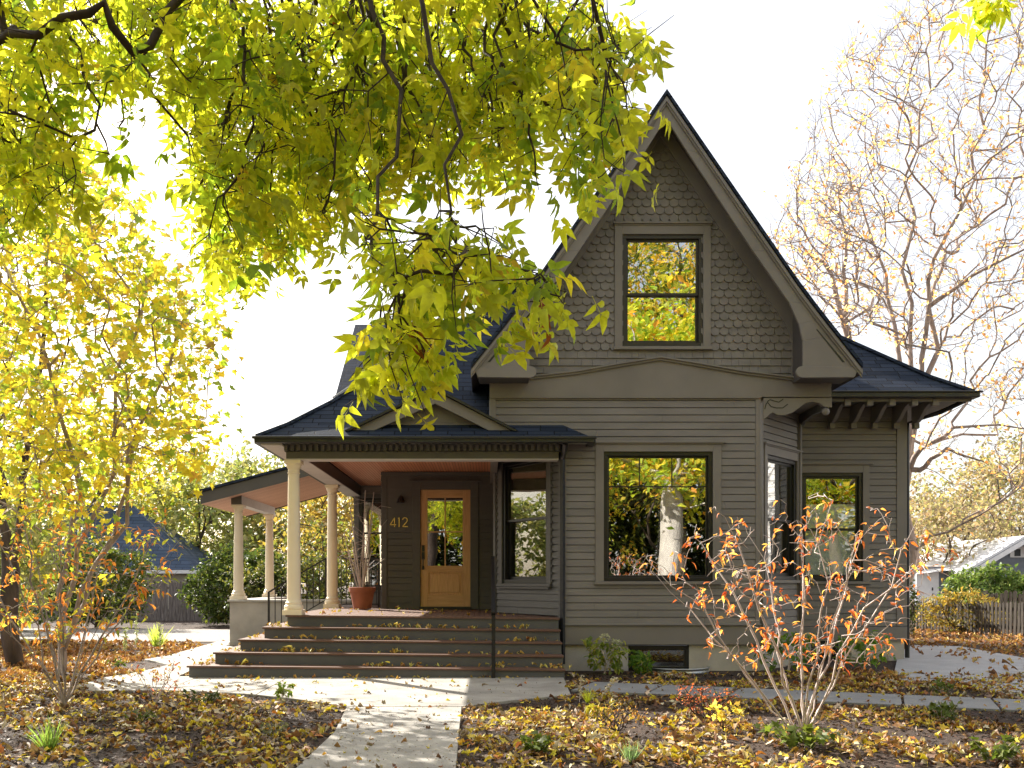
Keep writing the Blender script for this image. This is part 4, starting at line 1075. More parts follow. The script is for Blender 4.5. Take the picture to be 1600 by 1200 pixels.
# ---- branch growth
class Tree:
    def __init__(s,seed=0): s.fix={};s.p=[];s.par=[];s.len=[];s.rng=random.Random(seed)
    def add(s,p,par):
        s.p.append(Vector(p)); s.par.append(par); s.len.append(0 if par<0 else s.len[par]+(Vector(p)-s.p[par]).length); return len(s.p)-1
    def path(s,pts,par=-1,sub=3,wig=.03,r=None):
        i=par; n_0=len(s.p)
        pts=[Vector(p) for p in pts]
        if par<0: i=s.add(pts[0],-1); pts=pts
        prev=s.p[i]
        for q in (pts[1:] if par<0 else pts):
            L_=(q-prev).length
            for k in range(1,sub+1):
                t=k/sub; pp=prev.lerp(q,t)
                if k<sub: pp+=Vector([s.rng.gauss(0,1) for _ in range(3)])*wig*L_
                i=s.add(pp,i)
            prev=q
        if r:
            for k in range(n_0,len(s.p)): s.fix[k]=r[0]+(r[1]-r[0])*(k-n_0)/max(1,len(s.p)-1-n_0)
        return i
    def twigs(s,prob,la,lb,maxr=1e9,sub=2,up=0.0,ang=.9):
        r=s.rng; n0=len(s.p)
        ch=[0]*n0
        for i in range(1,n0):
            if s.par[i]<0: continue
            a=s.p[s.par[i]]; b=s.p[i]; d=(b-a)
            if d.length<1e-6: continue
            d.normalize(); k=int(prob+r.random())
            for _ in range(k):
                v=Vector([r.gauss(0,1) for _ in range(3)]); v-=v.dot(d)*d
                if v.length<1e-3: continue
                v.normalize(); q=(d*r.uniform(.3,1)+v*ang+Vector((0,0,up))).normalized(); l=r.uniform(la,lb); j=i; pp=b
                for c in range(sub):
                    q=(q+Vector([r.gauss(0,.22) for _ in range(3)])).normalized(); pp=pp+q*l/sub; j=s.add(pp,j)
    def grow(s,targets,k=.35,seg=.25,wig=.08,bend=.35,up=0.0,hang=False):
        r=s.rng
        root=s.p[0]
        T=[Vector(t) for t in targets]; T.sort(key=lambda t:(t-root).length+r.random()*.6)
        arr=np.array([tuple(q) for q in s.p]); ln=np.array(s.len)
        buf=np.zeros((len(arr)+len(T)*40,3)); lb=np.zeros(len(buf)); n=len(arr); buf[:n]=arr; lb[:n]=ln
        for t in T:
            df=buf[:n]-np.array(t); dd=np.linalg.norm(df,axis=1)
            if hang:
                c=np.sqrt((df[:,0]*1.5)**2+(df[:,1]*1.2)**2+(df[:,2]*.6)**2)+np.maximum(0,-df[:,2])*1.8+k*lb[:n]
            else: c=dd*1.0+k*lb[:n]
            i=int(np.argmin(c)); L_=dd[i]
            if L_<.01: continue
            p0=s.p[i]; par=s.par[i]
            dirp=(p0-s.p[par]).normalized() if par>=0 else Vector((0,0,1))
            c1=p0+dirp*L_*bend+Vector((0,0,up*L_))
            m_=max(2,min(14,int(L_/seg)+1)); j=i
            for q in range(1,m_+1):
                u=q/m_; pp=p0*(1-u)**2+c1*2*u*(1-u)+t*u*u
                if q<m_: pp=pp+Vector([r.gauss(0,1) for _ in range(3)])*wig*L_/m_
                if n>=len(buf): break
                j=s.add(pp,j); buf[n]=pp; lb[n]=s.len[j]; n+=1
    def radii(s,rb,rt,e=None):
        n=len(s.p); cnt=[0]*n; ch=[[] for _ in range(n)]
        for i,p in enumerate(s.par):
            if p>=0: ch[p].append(i)
        for i in range(n-1,-1,-1):
            if not ch[i]: cnt[i]=1
            if s.par[i]>=0: cnt[s.par[i]]+=cnt[i]
        e=e or math.log(rb/rt)/math.log(max(2,cnt[0]))
        s.cnt=cnt; s.ch=ch; s.r=[rt*c**e for c in cnt]
        for k,v in s.fix.items(): s.r[k]=max(v,s.r[k]) if e is None else v
        return s
    def mesh(s,name,mat,parent=None,nmin=4,nmax=9,tipscale=.5):
        m=MB(); start=[0]; 
        stack=[(0,None)]
        while stack:
            i,pp=stack.pop()
            chain=[] if pp is None else [pp]
            j=i
            while True:
                chain.append(j)
                if not s.ch[j]: break
                c=sorted(s.ch[j],key=lambda q:-s.cnt[q])
                for q in c[1:]: stack.append((q,j))
                j=c[0]
            if len(chain)<2: continue
            rs=[s.r[q] for q in chain]
            if pp is not None: rs[0]=min(s.r[pp],rs[1]*1.25)
            if not s.ch[chain[-1]]: rs[-1]*=tipscale
            big=max(rs); n=nmax if big>.05 else (6 if big>.015 else nmin)
            m.tube([s.p[q] for q in chain],rs,n,cap=False)
        o=m.build(name,mat,parent,smooth=True); return o
    def tips(s,maxcnt=2):
        return [i for i in range(len(s.p)) if s.cnt[i]<=maxcnt and s.par[i]>=0]
    def leafpoints(s,per,jit,maxcnt=2,rng=None):
        rng=rng or np.random.default_rng(1); out=[]; ax=[]
        ids=s.tips(maxcnt)
        for i in ids:
            a=s.p[s.par[i]]; b=s.p[i]; d=(b-a).normalized()
            k=rng.poisson(per)
            for _ in range(k):
                t=rng.random(); q=a.lerp(b,t); out.append((q.x+rng.normal()*jit,q.y+rng.normal()*jit,q.z+rng.normal()*jit)); ax.append(tuple(d*.7))
        return np.array(out),np.array(ax)
def sample_poly(poly,n,ya,yb,rng,bias=None):
    xs_=[p[0] for p in poly]; ys_=[p[1] for p in poly]; out=[]
    while len(out)<n:
        x=rng.uniform(min(xs_),max(xs_)); y=rng.uniform(min(ys_),max(ys_))
        if not inpoly(x,y,poly): continue
        if bias and rng.random()>bias(x,y): continue
        Y=rng.uniform(ya,yb); out.append(P3(x,y,Y))
    return out
exec_trees=True
rngp=random.Random(21)
GREENY=[((.42,.44,.035),5),((.34,.39,.035),5),((.50,.50,.04),4),((.20,.28,.03),2.8),((.60,.55,.05),1.6),((.5,.36,.05),.15)]
YEL=[((.76,.62,.06),5),((.80,.66,.08),4),((.52,.54,.06),4),((.32,.43,.06),3.4),((.70,.46,.08),.9),((.40,.26,.10),.3)]
ORANGE=[((.52,.14,.04),5),((.62,.24,.08),4),((.42,.09,.035),2),((.62,.38,.12),2)]
# ---- overhanging ash-leaved tree (foreground)
tr_=empty('overhanging_tree',(-2.6,-2.0,0),'large overhanging tree with drooping yellow green compound leaves filling the upper left','tree')
t=Tree(5)
a=t.path([(-2.6,-2.0,-.1),(-2.5,-1.8,2.2),(-2.2,-1.2,4.2),(-1.8,-.2,5.6)],sub=4,r=(.32,.2))
l1=t.path([(-1.2,1.6,6.4),(-.5,3.2,6.3),(.1,4.3,5.6)],a,sub=4,wig=.05,r=(.12,.035))
l2=t.path([(-2.2,2.0,6.8),(-2.4,4.2,7.2),(-2.2,5.8,6.6)],a,sub=4,wig=.05,r=(.12,.035))
l3=t.path([(.6,2.4,6.0),(1.0,3.4,5.0)],a+2,sub=3,wig=.05,r=(.05,.02))
l4=t.path([(-4.0,4.0,7.4),(-4.4,5.6,6.4)],a+6,sub=3,wig=.05,r=(.05,.02))
l5=t.path([P3(560,-60,4.6),P3(600,60,4.4),P3(625,170,4.2)],l1,sub=3,wig=.05,r=(.018,.009))
l6=t.path([P3(640,-50,4.0),P3(700,140,3.8),P3(705,330,3.6)],l1,sub=3,wig=.04,r=(.014,.005))
l7=t.path([P3(590,330,3.7),P3(585,440,3.6),P3(600,540,3.5)],l5,sub=3,wig=.04,r=(.008,.004))
PA=[(-60,-60),(700,-60),(860,-40),(950,10),(980,60),(930,130),(880,120),(840,210),(790,280),(700,280),(640,240),(590,320),(530,335),(470,380),(385,440),(345,430),(325,390),(300,320),(285,260),(235,150),(150,160),(120,270),(60,350),(-60,330)]
PB=[(550,335),(600,335),(640,380),(690,330),(740,325),(770,370),(780,405),(850,420),(895,440),(900,475),(850,500),(790,480),(720,490),(650,490),(600,450),(590,410),(560,375)]
PB2=[(595,490),(640,500),(672,540),(655,585),(635,595),(605,550)]
PB3=[(810,490),(855,505),(860,530),(820,520)]
PC=[(870,80),(1010,50),(1025,110),(985,180),(990,260),(945,315),(905,290),(880,240),(860,160)]
def biasA(x,y):
    b=1.0
    if 120<x<290 and y>120: b=.25
    if y<60: b*=.7
    return b
l8=t.path([P3(700,390,3.6),P3(760,410,3.5),P3(850,455,3.4)],l6,sub=3,wig=.05,r=(.006,.003))
l9=t.path([P3(605,550,3.45),P3(638,590,3.45)],l7,sub=3,wig=.05,r=(.004,.003))
l10=t.path([P3(1150,-260,5),P3(1400,-160,5),P3(1530,-60,5)],l3,sub=3,wig=.04,r=(.03,.01))
for q_,(xa_,xb_,xc_) in enumerate(((330,380,400),(420,470,500),(500,545,600),(640,655,700),(760,800,880),(60,110,170),(690,760,800),(250,200,190),(560,620,640))):
    yy_=4.7+.25*(q_%4)
    t.path([P3(xa_,-70,yy_),P3(xb_,60,yy_),P3((xb_+xc_)/2,140,yy_-.1),P3(xc_,(250,280,230,300,190,240,260,220,280)[q_],yy_-.2)],(l1,l2,l1,l3,l3,l4,l1,l4,l2)[q_],sub=4,wig=.05,r=(.016,.004))
for q_ in range(20):
    xa_=rngp.uniform(330,880); yy_=rngp.uniform(4.4,5.6); xc_=xa_+rngp.uniform(-40,90); L_=rngp.uniform(150,300)
    t.path([P3(xa_,-70,yy_),P3(xa_+(xc_-xa_)*.3+rngp.uniform(-15,15),L_*.35,yy_),P3(xa_+(xc_-xa_)*.7,L_*.7,yy_-.1),P3(xc_,L_,yy_-.15)],rngp.choice((l1,l2,l3)),sub=4,wig=.06,r=(rngp.uniform(.009,.014),.003))
tg=sample_poly(PA,1400,4.4,7.0,rngp,biasA)+sample_poly(PB,95,3.2,4.0,rngp)+sample_poly(PB2,20,3.3,3.7,rngp)+sample_poly(PB3,6,3.2,3.5,rngp)+sample_poly(PC,62,3.6,4.6,rngp)+sample_poly([(1515,-40),(1570,-40),(1560,8),(1525,8)],8,4.8,5.1,rngp)
t.grow(tg,k=.10,seg=.12,wig=.3,bend=.3,up=.06,hang=True)
t.twigs(.35,.1,.3)
t.radii(.30,.0024,e=.39)
t.mesh('branches',M['twig'],tr_)
rr=np.random.default_rng(3)
pts,ax=t.leafpoints(1.9,.05,2,rr)
ax*=.4
# keep the leaves inside what hangs in view
nearm=pts[:,1]<4.15
keep=(rr.random(len(pts))<np.where(nearm,.36,.52)); pts=pts[keep]; ax=ax[keep]; nearm=nearm[keep]
scatter_leaves('foliage',pts[nearm],.074,'compound',GREENY,M['leaf'],tr_,axis=ax[nearm],droop=.75,seed=1,szvar=.3)
scatter_leaves('upper_foliage',pts[~nearm],.077,'compound',GREENY,M['leaf'],tr_,axis=ax[~nearm],droop=.75,seed=6,szvar=.35)
print('compound leaves',len(pts))
br=scatter_leaves('withered_leaves',np.array([P3(648+rngp.uniform(-6,6),520+i*9,3.4) for i in range(4)]+[P3(845+rngp.uniform(-9,9),470+i*7,3.3) for i in range(8)]+[P3(530,15+i*8,4.6) for i in range(4)]),.06,'curl',[((.42,.13,.03),1)],M['litter'],tr_,droop=.6,seed=2)
# ---- yellow maple at left
def gtree(name,label,cat,base,trunk,targets,rb,rt,bark,per,lsize,tpl,pal,seed,jit=.12,k=.35,seg=.4,wig=.12,bend=.35,up=0,droop=.4,maxcnt=1,group=None,leafname='foliage',trunkname='trunk',mat='leaf',szvar=.35,tw=None,ex=None,tr=None):
    e=empty(name,base,label,cat,group)
    T_=Tree(seed)
    ends=[]
    i=T_.path(trunk[0],sub=3,r=tr and (tr[0],tr[0]*.85))
    for br_ in trunk[1:]: T_.path(br_,i if len(trunk[0])>2 else min(3,len(T_.p)-1),sub=3,wig=.04,r=tr and (tr[1],tr[2]))
    T_.grow(targets,k=k,seg=seg,wig=wig,bend=bend,up=up)
    if tw: T_.twigs(*tw)
    T_.radii(rb,rt,ex); T_.mesh(trunkname,M[bark],e)
    pts,ax=T_.leafpoints(per,jit,maxcnt,np.random.default_rng(seed))
    if len(pts): scatter_leaves(leafname,pts,lsize,tpl,pal,M[mat],e,axis=ax,droop=droop,seed=seed,szvar=szvar)
    return e
PD=[(-60,260),(60,240),(130,235),(220,290),(285,400),(330,470),(372,560),(330,600),(320,680),(285,750),(200,790),(120,800),(60,800),(-60,780)]
def bD(x,y):
    b=1.0
    if 225<x<300 and 250<y<400: b=.5
    if y>700: b=.6
    return b
tg=sample_poly(PD,620,10.5,14.5,rngp,bD)
gtree('maple_tree','multi stemmed maple with bright yellow leaves at the left of the yard','tree',(PX(95,15),15,0),
  [[(PX(95,15),15,-.1),(PX(97,15),15,.35)],[P3(140,900,14.5),P3(185,800,13.8),P3(215,680,13),P3(150,540,13.2)],[P3(105,880,14.6),P3(110,700,13),P3(60,520,13),P3(0,400,13)],[P3(150,880,14.2),P3(240,620,12.6),P3(300,480,12.5)],[P3(120,860,14.4),P3(180,650,12.6),P3(230,430,12.4)]],
  tg,.09,.003,'barkwarm',3.1,.115,'maple',YEL,31,jit=.13,seg=.3,wig=.2,droop=.5,k=.2,tw=(.35,.15,.4),ex=.42,tr=(.075,.04,.016),maxcnt=2,mat='mapleleaf')
# dark thick trunk tree at the left edge
tg=[(RNG.uniform(-12,-6.5),RNG.uniform(14.5,19),RNG.uniform(3.8,9.5)) for _ in range(420)]
gtree('boxelder_tree','thick trunked tree with green and gold crown at the far left edge','tree',(-8.1,16.5,0),
  [[(-8.1,16.5,-.1),(-8.2,16.5,1.6)],[(-8.4,16.6,3.0),(-9,16.6,5.5),(-9.3,16.6,7.5)],[(-7.9,16.3,3.2),(-7.5,16.1,5),(-7.3,16,7.4)]],
  tg,.15,.006,'bark',3.5,.13,'maple',[((.45,.46,.06),3),((.62,.5,.06),4),((.28,.36,.05),2)],33,jit=.2,seg=.5,mat='mapleleaf')

def crown(cx,cy,cz,rx_,ry_,rz_,n,seed,low=None,shell=.25):
    r=random.Random(seed); out=[]
    while len(out)<n:
        v=Vector([r.gauss(0,1) for _ in range(3)]); v.normalize(); q=(shell+(1-shell)*r.random())**.5
        lump=.75+.45*mnoise.noise(v*1.7+Vector((seed,0,0)))
        p=Vector((cx+v.x*rx_*q*lump,cy+v.y*ry_*q*lump,cz+v.z*rz_*q*lump))
        if low and p.z<low: continue
        out.append(tuple(p))
    return out
# ---- bare trees at right
BARE=[((.66,.38,.20),5),((.55,.26,.13),3),((.75,.56,.36),4)]
Yb=26
tg=[]
PBare=[(1235,290),(1260,170),(1330,60),(1400,-20),(1480,-60),(1700,-60),(1760,300),(1700,560),(1600,640),(1500,600),(1450,560),(1380,530),(1250,450),(1215,400)]
tg=sample_poly(PBare,1700,22.5,30,rngp)
tg+=sample_poly([(1420,690),(1500,600),(1640,600),(1700,720),(1560,790),(1480,760)],110,23,27,rngp)
gtree('bare_tree','tall nearly bare tree with peach leaves left on fine twigs behind the right roof','tree',(PX(1412,Yb),Yb,0),
  [[(PX(1412,Yb),Yb,-.1),P3(1407,800,Yb),P3(1412,740,Yb)],[P3(1425,600,Yb),P3(1422,520,Yb),P3(1420,380,Yb),P3(1435,230,Yb),P3(1450,90,Yb)],[P3(1440,560,Yb),P3(1450,440,Yb-.6),P3(1500,330,Yb-1),P3(1540,200,Yb-1)],[P3(1440,700,Yb-.5),P3(1490,668,Yb-1),P3(1600,670,Yb-1.5)],[P3(1450,480,Yb),P3(1520,430,Yb-1),P3(1620,380,Yb-2)],[P3(1445,730,Yb-.3),P3(1480,700,Yb-.6),P3(1540,722,Yb-1)],[P3(1405,560,Yb+.5),P3(1385,430,Yb+.8),P3(1340,300,Yb+1)]],
  tg,.26,.0042,'barkwarm',.42,.13,'simple',BARE,41,jit=.10,seg=.45,wig=.16,k=.28,bend=.1,up=.05,maxcnt=1,droop=.3,tw=(1.4,.2,.6,1e9,2,.2,.7),ex=.37,tr=(.24,.08,.02))
Yb2=33
tg=sample_poly([(1190,420),(1200,330),(1250,260),(1320,250),(1390,330),(1400,470),(1330,540),(1260,560),(1210,500)],420,30,36,rngp)
gtree('bare_tree','smaller nearly bare tree with peach leaves standing between the gable and the tall bare tree','tree',(PX(1335,Yb2),Yb2,0),
  [[(PX(1340,Yb2),Yb2,-.1),P3(1335,700,Yb2),P3(1328,560,Yb2)],[P3(1322,480,Yb2),P3(1322,400,Yb2),P3(1310,300,Yb2)],[P3(1300,430,Yb2),P3(1250,380,Yb2)]],
  tg,.24,.006,'barkwarm',.5,.14,'simple',BARE,42,jit=.1,seg=.45,wig=.16,k=.28,bend=.1,up=.05,droop=.3,tw=(1.2,.2,.6,1e9,2,.2,.7),ex=.40,tr=(.2,.10,.03))
tg=crown(PX(1560,58),58,7.0,8,5,5,500,77)
bg=[]
# ---- far trees: (px, Y, top_py, halfwidth m, palette, label)
OLIVE=[((.46,.42,.20),4),((.34,.35,.16),3),((.56,.46,.24),3)]  # leaf colours desaturated to carry the distance haze
BROWN=[((.50,.36,.26),4),((.40,.32,.24),3),((.54,.46,.26),3),((.42,.40,.20),2)]
LIME=[((.42,.44,.18),4),((.30,.36,.13),3),((.54,.50,.22),3)]  # paled likewise, haze mixed into the leaf colour
DKG=[((.07,.11,.03),4),((.11,.15,.04),3),((.18,.2,.05),1.5)]
def fartree(px,Y,top,hw,pal,label,seed,lsz=.32,per=14,n=230,name='background_tree',low=1.2,group='trees beyond the garden'):
    x=PX(px,Y); zt=PZ(top,Y); cz=(zt+low)/2; rz_=(zt-low)/2*1.25
    tg=crown(x,Y,cz,hw*1.25,hw,rz_,n,seed,low=.6,shell=.3)
    gtree(name,label,'tree',(x,Y,0),[[(x,Y,-.1),(x,Y,zt*.3)],[(x+.1,Y,zt*.45),(x,Y,zt*.75)]],tg,.05+.022*zt,.012,'bark',per,lsz,'simple',pal,seed,jit=.35,seg=1.0,wig=.15,group=group,mat='farleaf')
fartree(375,56,690,3.6,LIME,'pale lime tree with a pointed crown rising above the left wing roof',51)
fartree(310,50,720,4.2,LIME,'broad lime green tree right of the neighbouring blue roof',52)
fartree(250,62,660,5,YEL,'golden tree behind the neighbouring blue roof',53)
fartree(100,48,640,5,YEL,'golden tree farthest left behind the hedge',54)
fartree(480,52,735,4.5,OLIVE,'olive tree seen between the two left porch columns and the front column',55)
fartree(560,46,720,4.0,[((.55,.38,.12),4),((.42,.38,.1),3),((.6,.45,.12),2)],'amber leaved tree seen behind the second porch column',56,n=220)
fartree(505,36,800,2.6,[((.5,.38,.1),4),((.3,.32,.08),3),((.16,.2,.06),2)],'low amber and green tree with dark leaning stems behind the porch railing',57,lsz=.2,per=6,n=160,low=1.0)
fartree(1480,48,770,4.0,BROWN,'brown twiggy tree left of the white roofed house',61,lsz=.24,n=260)
fartree(1560,62,700,6,BROWN,'wide brown tree behind the white roofed house',62,lsz=.3,n=300)
fartree(1640,70,640,7,OLIVE,'tall olive gold tree at the right edge beyond the white roof',63,lsz=.34,n=260)
fartree(1450,70,740,5.5,OLIVE,'faint olive tree just right of the dark trunk',64,lsz=.3,n=220)
fartree(-60,60,600,7,YEL,'golden crown outside the left edge behind the maple',65)
# ---- hedges
def hedge(name,label,cx,cy,hw,hd,ht,pal,seed,n=5000,lsz=.11,tpl='simple',group=None,stemm='bark'):
    e=empty(name,(cx,cy,ground(cx,cy)),label,'shrub',group)
    T_=Tree(seed); T_.path([(cx,cy,-.1),(cx,cy,.2)],sub=2)
    T_.grow(crown(cx,cy,ht*.52,hw*1.25,hd*1.2,ht*.6,90,seed,low=.05,shell=.35),k=.4,seg=.3,wig=.15); T_.radii(.06,.005); T_.mesh('stems',M[stemm],e)
    pts=np.array(crown(cx,cy,ht*.5,hw*1.35,hd*1.3,ht*.66,n,seed+1,low=.02,shell=.5))
    scatter_leaves('foliage',pts,lsz,tpl,pal,M['farleaf'],e,droop=.3,seed=seed)
    return e
hedge('evergreen_shrub','large dark green evergreen shrub behind the left porch columns',PX(372,34),34,1.6,1.3,2.6,DKG,71,n=6500,lsz=.16)
hedge('ivy_hedge','dark ivy covered hedge at the left end of the weathered fence',PX(150,32),32,1.75,1.0,2.9,DKG+[((.22,.24,.05),2)],72,n=7000,lsz=.13)
hedge('ivy_hedge','dark hedge under the yellow maple at the left edge',PX(10,30),30,1.5,1.2,2.6,DKG,73,n=6000,lsz=.13)
hedge('evergreen_shrub','dark shrub mass behind the front porch column',PX(455,33),33,2.2,1.3,2.4,[((.10,.13,.04),3),((.3,.28,.07),2),((.16,.18,.05),2)],74,n=4500,lsz=.15)
hedge('magnolia_shrub','glossy green shrub in front of the white roofed house',PX(1545,33),33,1.3,1.0,1.95,[((.12,.2,.05),4),((.2,.28,.08),3),((.3,.36,.12),1)],75,n=4200,lsz=.17)
hedge('magnolia_shrub','glossy green shrub cut by the right edge of the photo',PX(1612,33),33,.8,.9,1.7,[((.14,.22,.05),4),((.22,.3,.08),3)],76,n=2200,lsz=.16)
hedge('golden_shrub','golden ochre shrub growing over the picket fence',PX(1500,27),27,1.25,.6,1.25,[((.50,.34,.08),4),((.40,.30,.08),4),((.28,.27,.08),3)],77,n=1300,lsz=.11)
hedge('ivy_hedge','green ivy at the foot of the dark trunk by the house corner',PX(1412,25.5),25.5,.35,.35,1.7,DKG,78,n=900,lsz=.09)
# ---- fences
def picket_fence(name,label,A,B,h,pw_,gap,mat,cat='fence',rng=random.Random(8),lean=.02,round_top=False,rails=(.25,.8)):
    A=Vector(A);B=Vector(B); L_=(B-A).length; F=frame(A.x,A.y,B.x-A.x,B.y-A.y)
    e=empty(name,(A.x,A.y,ground(A.x,A.y)),label,cat); g0=ground(A.x,A.y)
    u=0; cnt=0
    m=MB()
    while u<L_:
        hh=h*(1+rng.uniform(-.05,.04)); l_=rng.gauss(0,lean)
        m.prism([(u,g0-.05),(u+pw_,g0-.05),(u+pw_+l_,g0+hh-.04),(u+pw_/2+l_,g0+hh),(u+l_,g0+hh-.04)],F,.0+rng.uniform(-.008,.008),.03+rng.uniform(-.006,.01)); u+=pw_+gap
    m.build('pickets',M[mat],e)
    m=MB()
    for r_ in rails: m.fbox(F,0,L_,-.05,-.01,g0+h*r_-.04,g0+h*r_+.05)
    m.build('rail',M[mat],e)
    u=0
    while u<=L_+.1:
        m=MB(); m.fbox(F,u,u+.1,-.14,-.052,g0-.1,g0+h*1.02); m.build('post',M[mat],e); u+=2.4
picket_fence('stockade_fence','weathered grey board fence below the neighbouring blue roof',(PX(60,38),38.5),(PX(358,38),37.8),1.62,.14,.012,'oldfence',lean=.03)
picket_fence('picket_fence','weathered grey picket fence in front of the white roofed house',(PX(1418,29),29),(PX(1660,24),24),.88,.07,.05,'fencewood',lean=.01)
# tall greyer board fence section
picket_fence('board_fence','taller board fence section at the right edge behind the pickets',(PX(1540,28),28.2),(PX(1680,26),26.2),1.15,.10,.03,'fencewood',lean=.01)
# ---- neighbouring buildings
nb=empty('neighbour_garage',(-15,46,0),'small building with a blue grey shingled hip roof beyond the left fence','building')
Yn=44; xr=PX(307,Yn); ez=PZ(890,Yn)
m=MB(); m.box(xr-9,xr-.5,Yn+.5,Yn+7,-.2,ez); m.build('wall',M['tanwall'],nb)
m=MB(); ptop=PZ(790,Yn+2.8)
m.add([(xr-9.6,Yn,ez),(xr,Yn,ez),(PX(208,Yn+2.8),Yn+2.8,ptop),(xr-7,Yn+2.8,ptop),(xr,Yn+7.4,ez),(xr-9.6,Yn+7.4,ez)],[(0,1,2,3),(1,4,2),(4,5,3,2),(5,0,3)])
rf=m.build('roof',M['roof2'],nb,uv=roofuv)
m=MB(); m.box(xr-9.65,xr+.05,Yn-.05,Yn+.02,ez-.18,ez-.02); m.build('fascia',M['whitewall'],nb)
nh=empty('neighbour_house',(24,46,0),'pale roofed blue grey bungalow with white garage door beyond the picket fence','house')
Yh=46; 
x0=PX(1424,Yh); x1=PX(1515,Yh)
m=MB(); m.box(x0+.3,x1+1,Yh,Yh+8,-.2,PZ(885,Yh)); 
gx0,gx1,gxm=PX(1500,Yh-1),PX(1690,Yh-1),PX(1588,Yh-1)
m.prism([(gx0+.4,-.2),(gx1-.4,-.2),(gx1-.4,PZ(888,Yh-1)),(gxm,PZ(846,Yh-1)),(gx0+.4,PZ(888,Yh-1))],frame(0,Yh-1,1,0),-.8,0)
m.build('wall',M['bluewall'],nh)
m=MB(); zl=PZ(893,Yh-.5); 
m.add([(x0,Yh-.5,PZ(897,Yh-.5)),(gxm,Yh-.5,PZ(880,Yh-.5)),(gxm,Yh+5,PZ(838,Yh+5)),(PX(1490,Yh+5),Yh+5,PZ(838,Yh+5))],[(0,1,2,3)])
def gslab(ax_,az_,bx_,bz_,ya,yb,th=.12):
    m.add([(ax_,ya,az_),(bx_,ya,bz_),(bx_,yb,bz_),(ax_,yb,az_),(ax_,ya,az_-th),(bx_,ya,bz_-th),(bx_,yb,bz_-th),(ax_,yb,az_-th)],[(0,1,2,3),(4,7,6,5),(0,4,5,1),(1,5,6,2),(2,6,7,3),(3,7,4,0)])
gslab(gx0-.1,PZ(892,Yh-1),gxm,PZ(838,Yh-1),Yh-1.7,Yh+7); gslab(gxm,PZ(838,Yh-1),gx1,PZ(892,Yh-1),Yh-1.7,Yh+7)
m.build('roof',M['whiteroof'],nh)
Fh=frame(0,Yh-1.72,1,0)
m=MB(); zz_=lambda p:PZ(p,Yh-1.72)
for (a_,b_) in ((gx0,gxm),(gx1,gxm)):
    m.prism([(a_,zz_(895)),(b_,zz_(842)),(b_,zz_(850)),(a_,zz_(903))],Fh,-.05,.02)
m.build('bargeboard',M['whitewall'],nh)
m=MB(); m.box(PX(1431,Yh),PX(1466,Yh),Yh-.06,Yh-.01,0,PZ(893,Yh)); o=m.build('garage_door',M['whitewall'],nh)
m=MB(); m.box(PX(1455,Yh),PX(1457,Yh),Yh-.08,Yh-.061,1.0,1.15); m.box(PX(1455,Yh),PX(1457,Yh),Yh-.08,Yh-.061,.75,.85); build_each(m,'handle',M['black'],o)
m=MB(); m.box(PX(1560,Yh),PX(1610,Yh),Yh-1.06,Yh-1.01,PZ(871,Yh-1),PZ(853,Yh-1)); o=m.build('window',M['whitewall'],nh)
m=MB(); m.box(PX(1566,Yh),PX(1575,Yh),Yh-1.09,Yh-1.061,PZ(869,Yh-1),PZ(858,Yh-1)); m.build('pane',M['black'],o)
m=MB(); m.box(PX(1586,Yh),PX(1592,Yh),Yh-1.09,Yh-1.061,PZ(868,Yh-1),PZ(859,Yh-1)); m.build('orange_panel',M['terracotta'],nh)
nh2=empty('distant_house',(27,58,0),'distant pale gabled house roof peeking above the white roof','house')
m=MB(); Y2=60
m.add([(PX(1440,Y2),Y2,PZ(862,Y2)),(PX(1530,Y2),Y2,PZ(862,Y2)),(PX(1510,Y2),Y2+4,PZ(838,Y2+4)),(PX(1455,Y2),Y2+4,PZ(838,Y2+4))],[(0,1,2,3)])
m.build('roof',M['whiteroof'],nh2); m=MB(); m.box(PX(1445,Y2),PX(1527,Y2),Y2+.3,Y2+7,-.2,PZ(863,Y2)); m.build('wall',M['bluewall'],nh2)

# ================================================================ GARDEN SHRUBS
def vase(name,label,bx,by,spread,ht,n,pal,seed,stemm,rb,rt,per,lsz,tpl='narrow',nst=9,jit=.02,maxcnt=1,k=.25,lean=(0,0),cat='shrub',leafmat_='leaf',droop=.2,offx=0):
    e=empty(name,(bx,by,0),label,cat); r=random.Random(seed); T_=Tree(seed)
    T_.path([(bx,by,-.1),(bx,by,.04)],sub=2)
    tgt=[]
    for i in range(nst):
        a=2*PI*i/nst+r.uniform(-.3,.3); q=r.uniform(.45,1.0)
        ex,ey=math.cos(a)*spread*q,math.sin(a)*spread*.7*q
        h=ht*r.uniform(.8,1.0)*(1-.25*q*q)
        T_.path([(bx+ex*.25,by+ey*.25,h*.28),(bx+ex*.55+r.uniform(-.05,.05),by+ey*.55,h*.6),(bx+ex*.95+lean[0],by+ey*.95,h)],2,sub=3,wig=.035)
    while len(tgt)<n:
        a=r.uniform(0,2*PI); z=r.uniform(.22,1)**.8*ht; q=math.sqrt(r.random())*(.25+.85*z/ht)
        if z>ht*(1-.3*q*q): continue
        tgt.append((bx+math.cos(a)*spread*q,by+math.sin(a)*spread*.7*q,z))
    T_.grow(tgt,k=k,seg=.07,wig=.3,bend=.45,up=.15); T_.radii(rb,rt); T_.mesh('stems',M[stemm],e,tipscale=.8)
    pts,ax=T_.leafpoints(per,jit,maxcnt,np.random.default_rng(seed))
    scatter_leaves('foliage',pts,lsz,tpl,pal,M[leafmat_],e,axis=ax*.8,droop=droop,seed=seed)
    return e
vase('serviceberry_shrub','tall vase shaped shrub with pale stems and orange leaves in front of the bay',2.80,8.55,1.60,2.28,400,ORANGE,81,'stem',.027,.0026,.85,.063,nst=13)
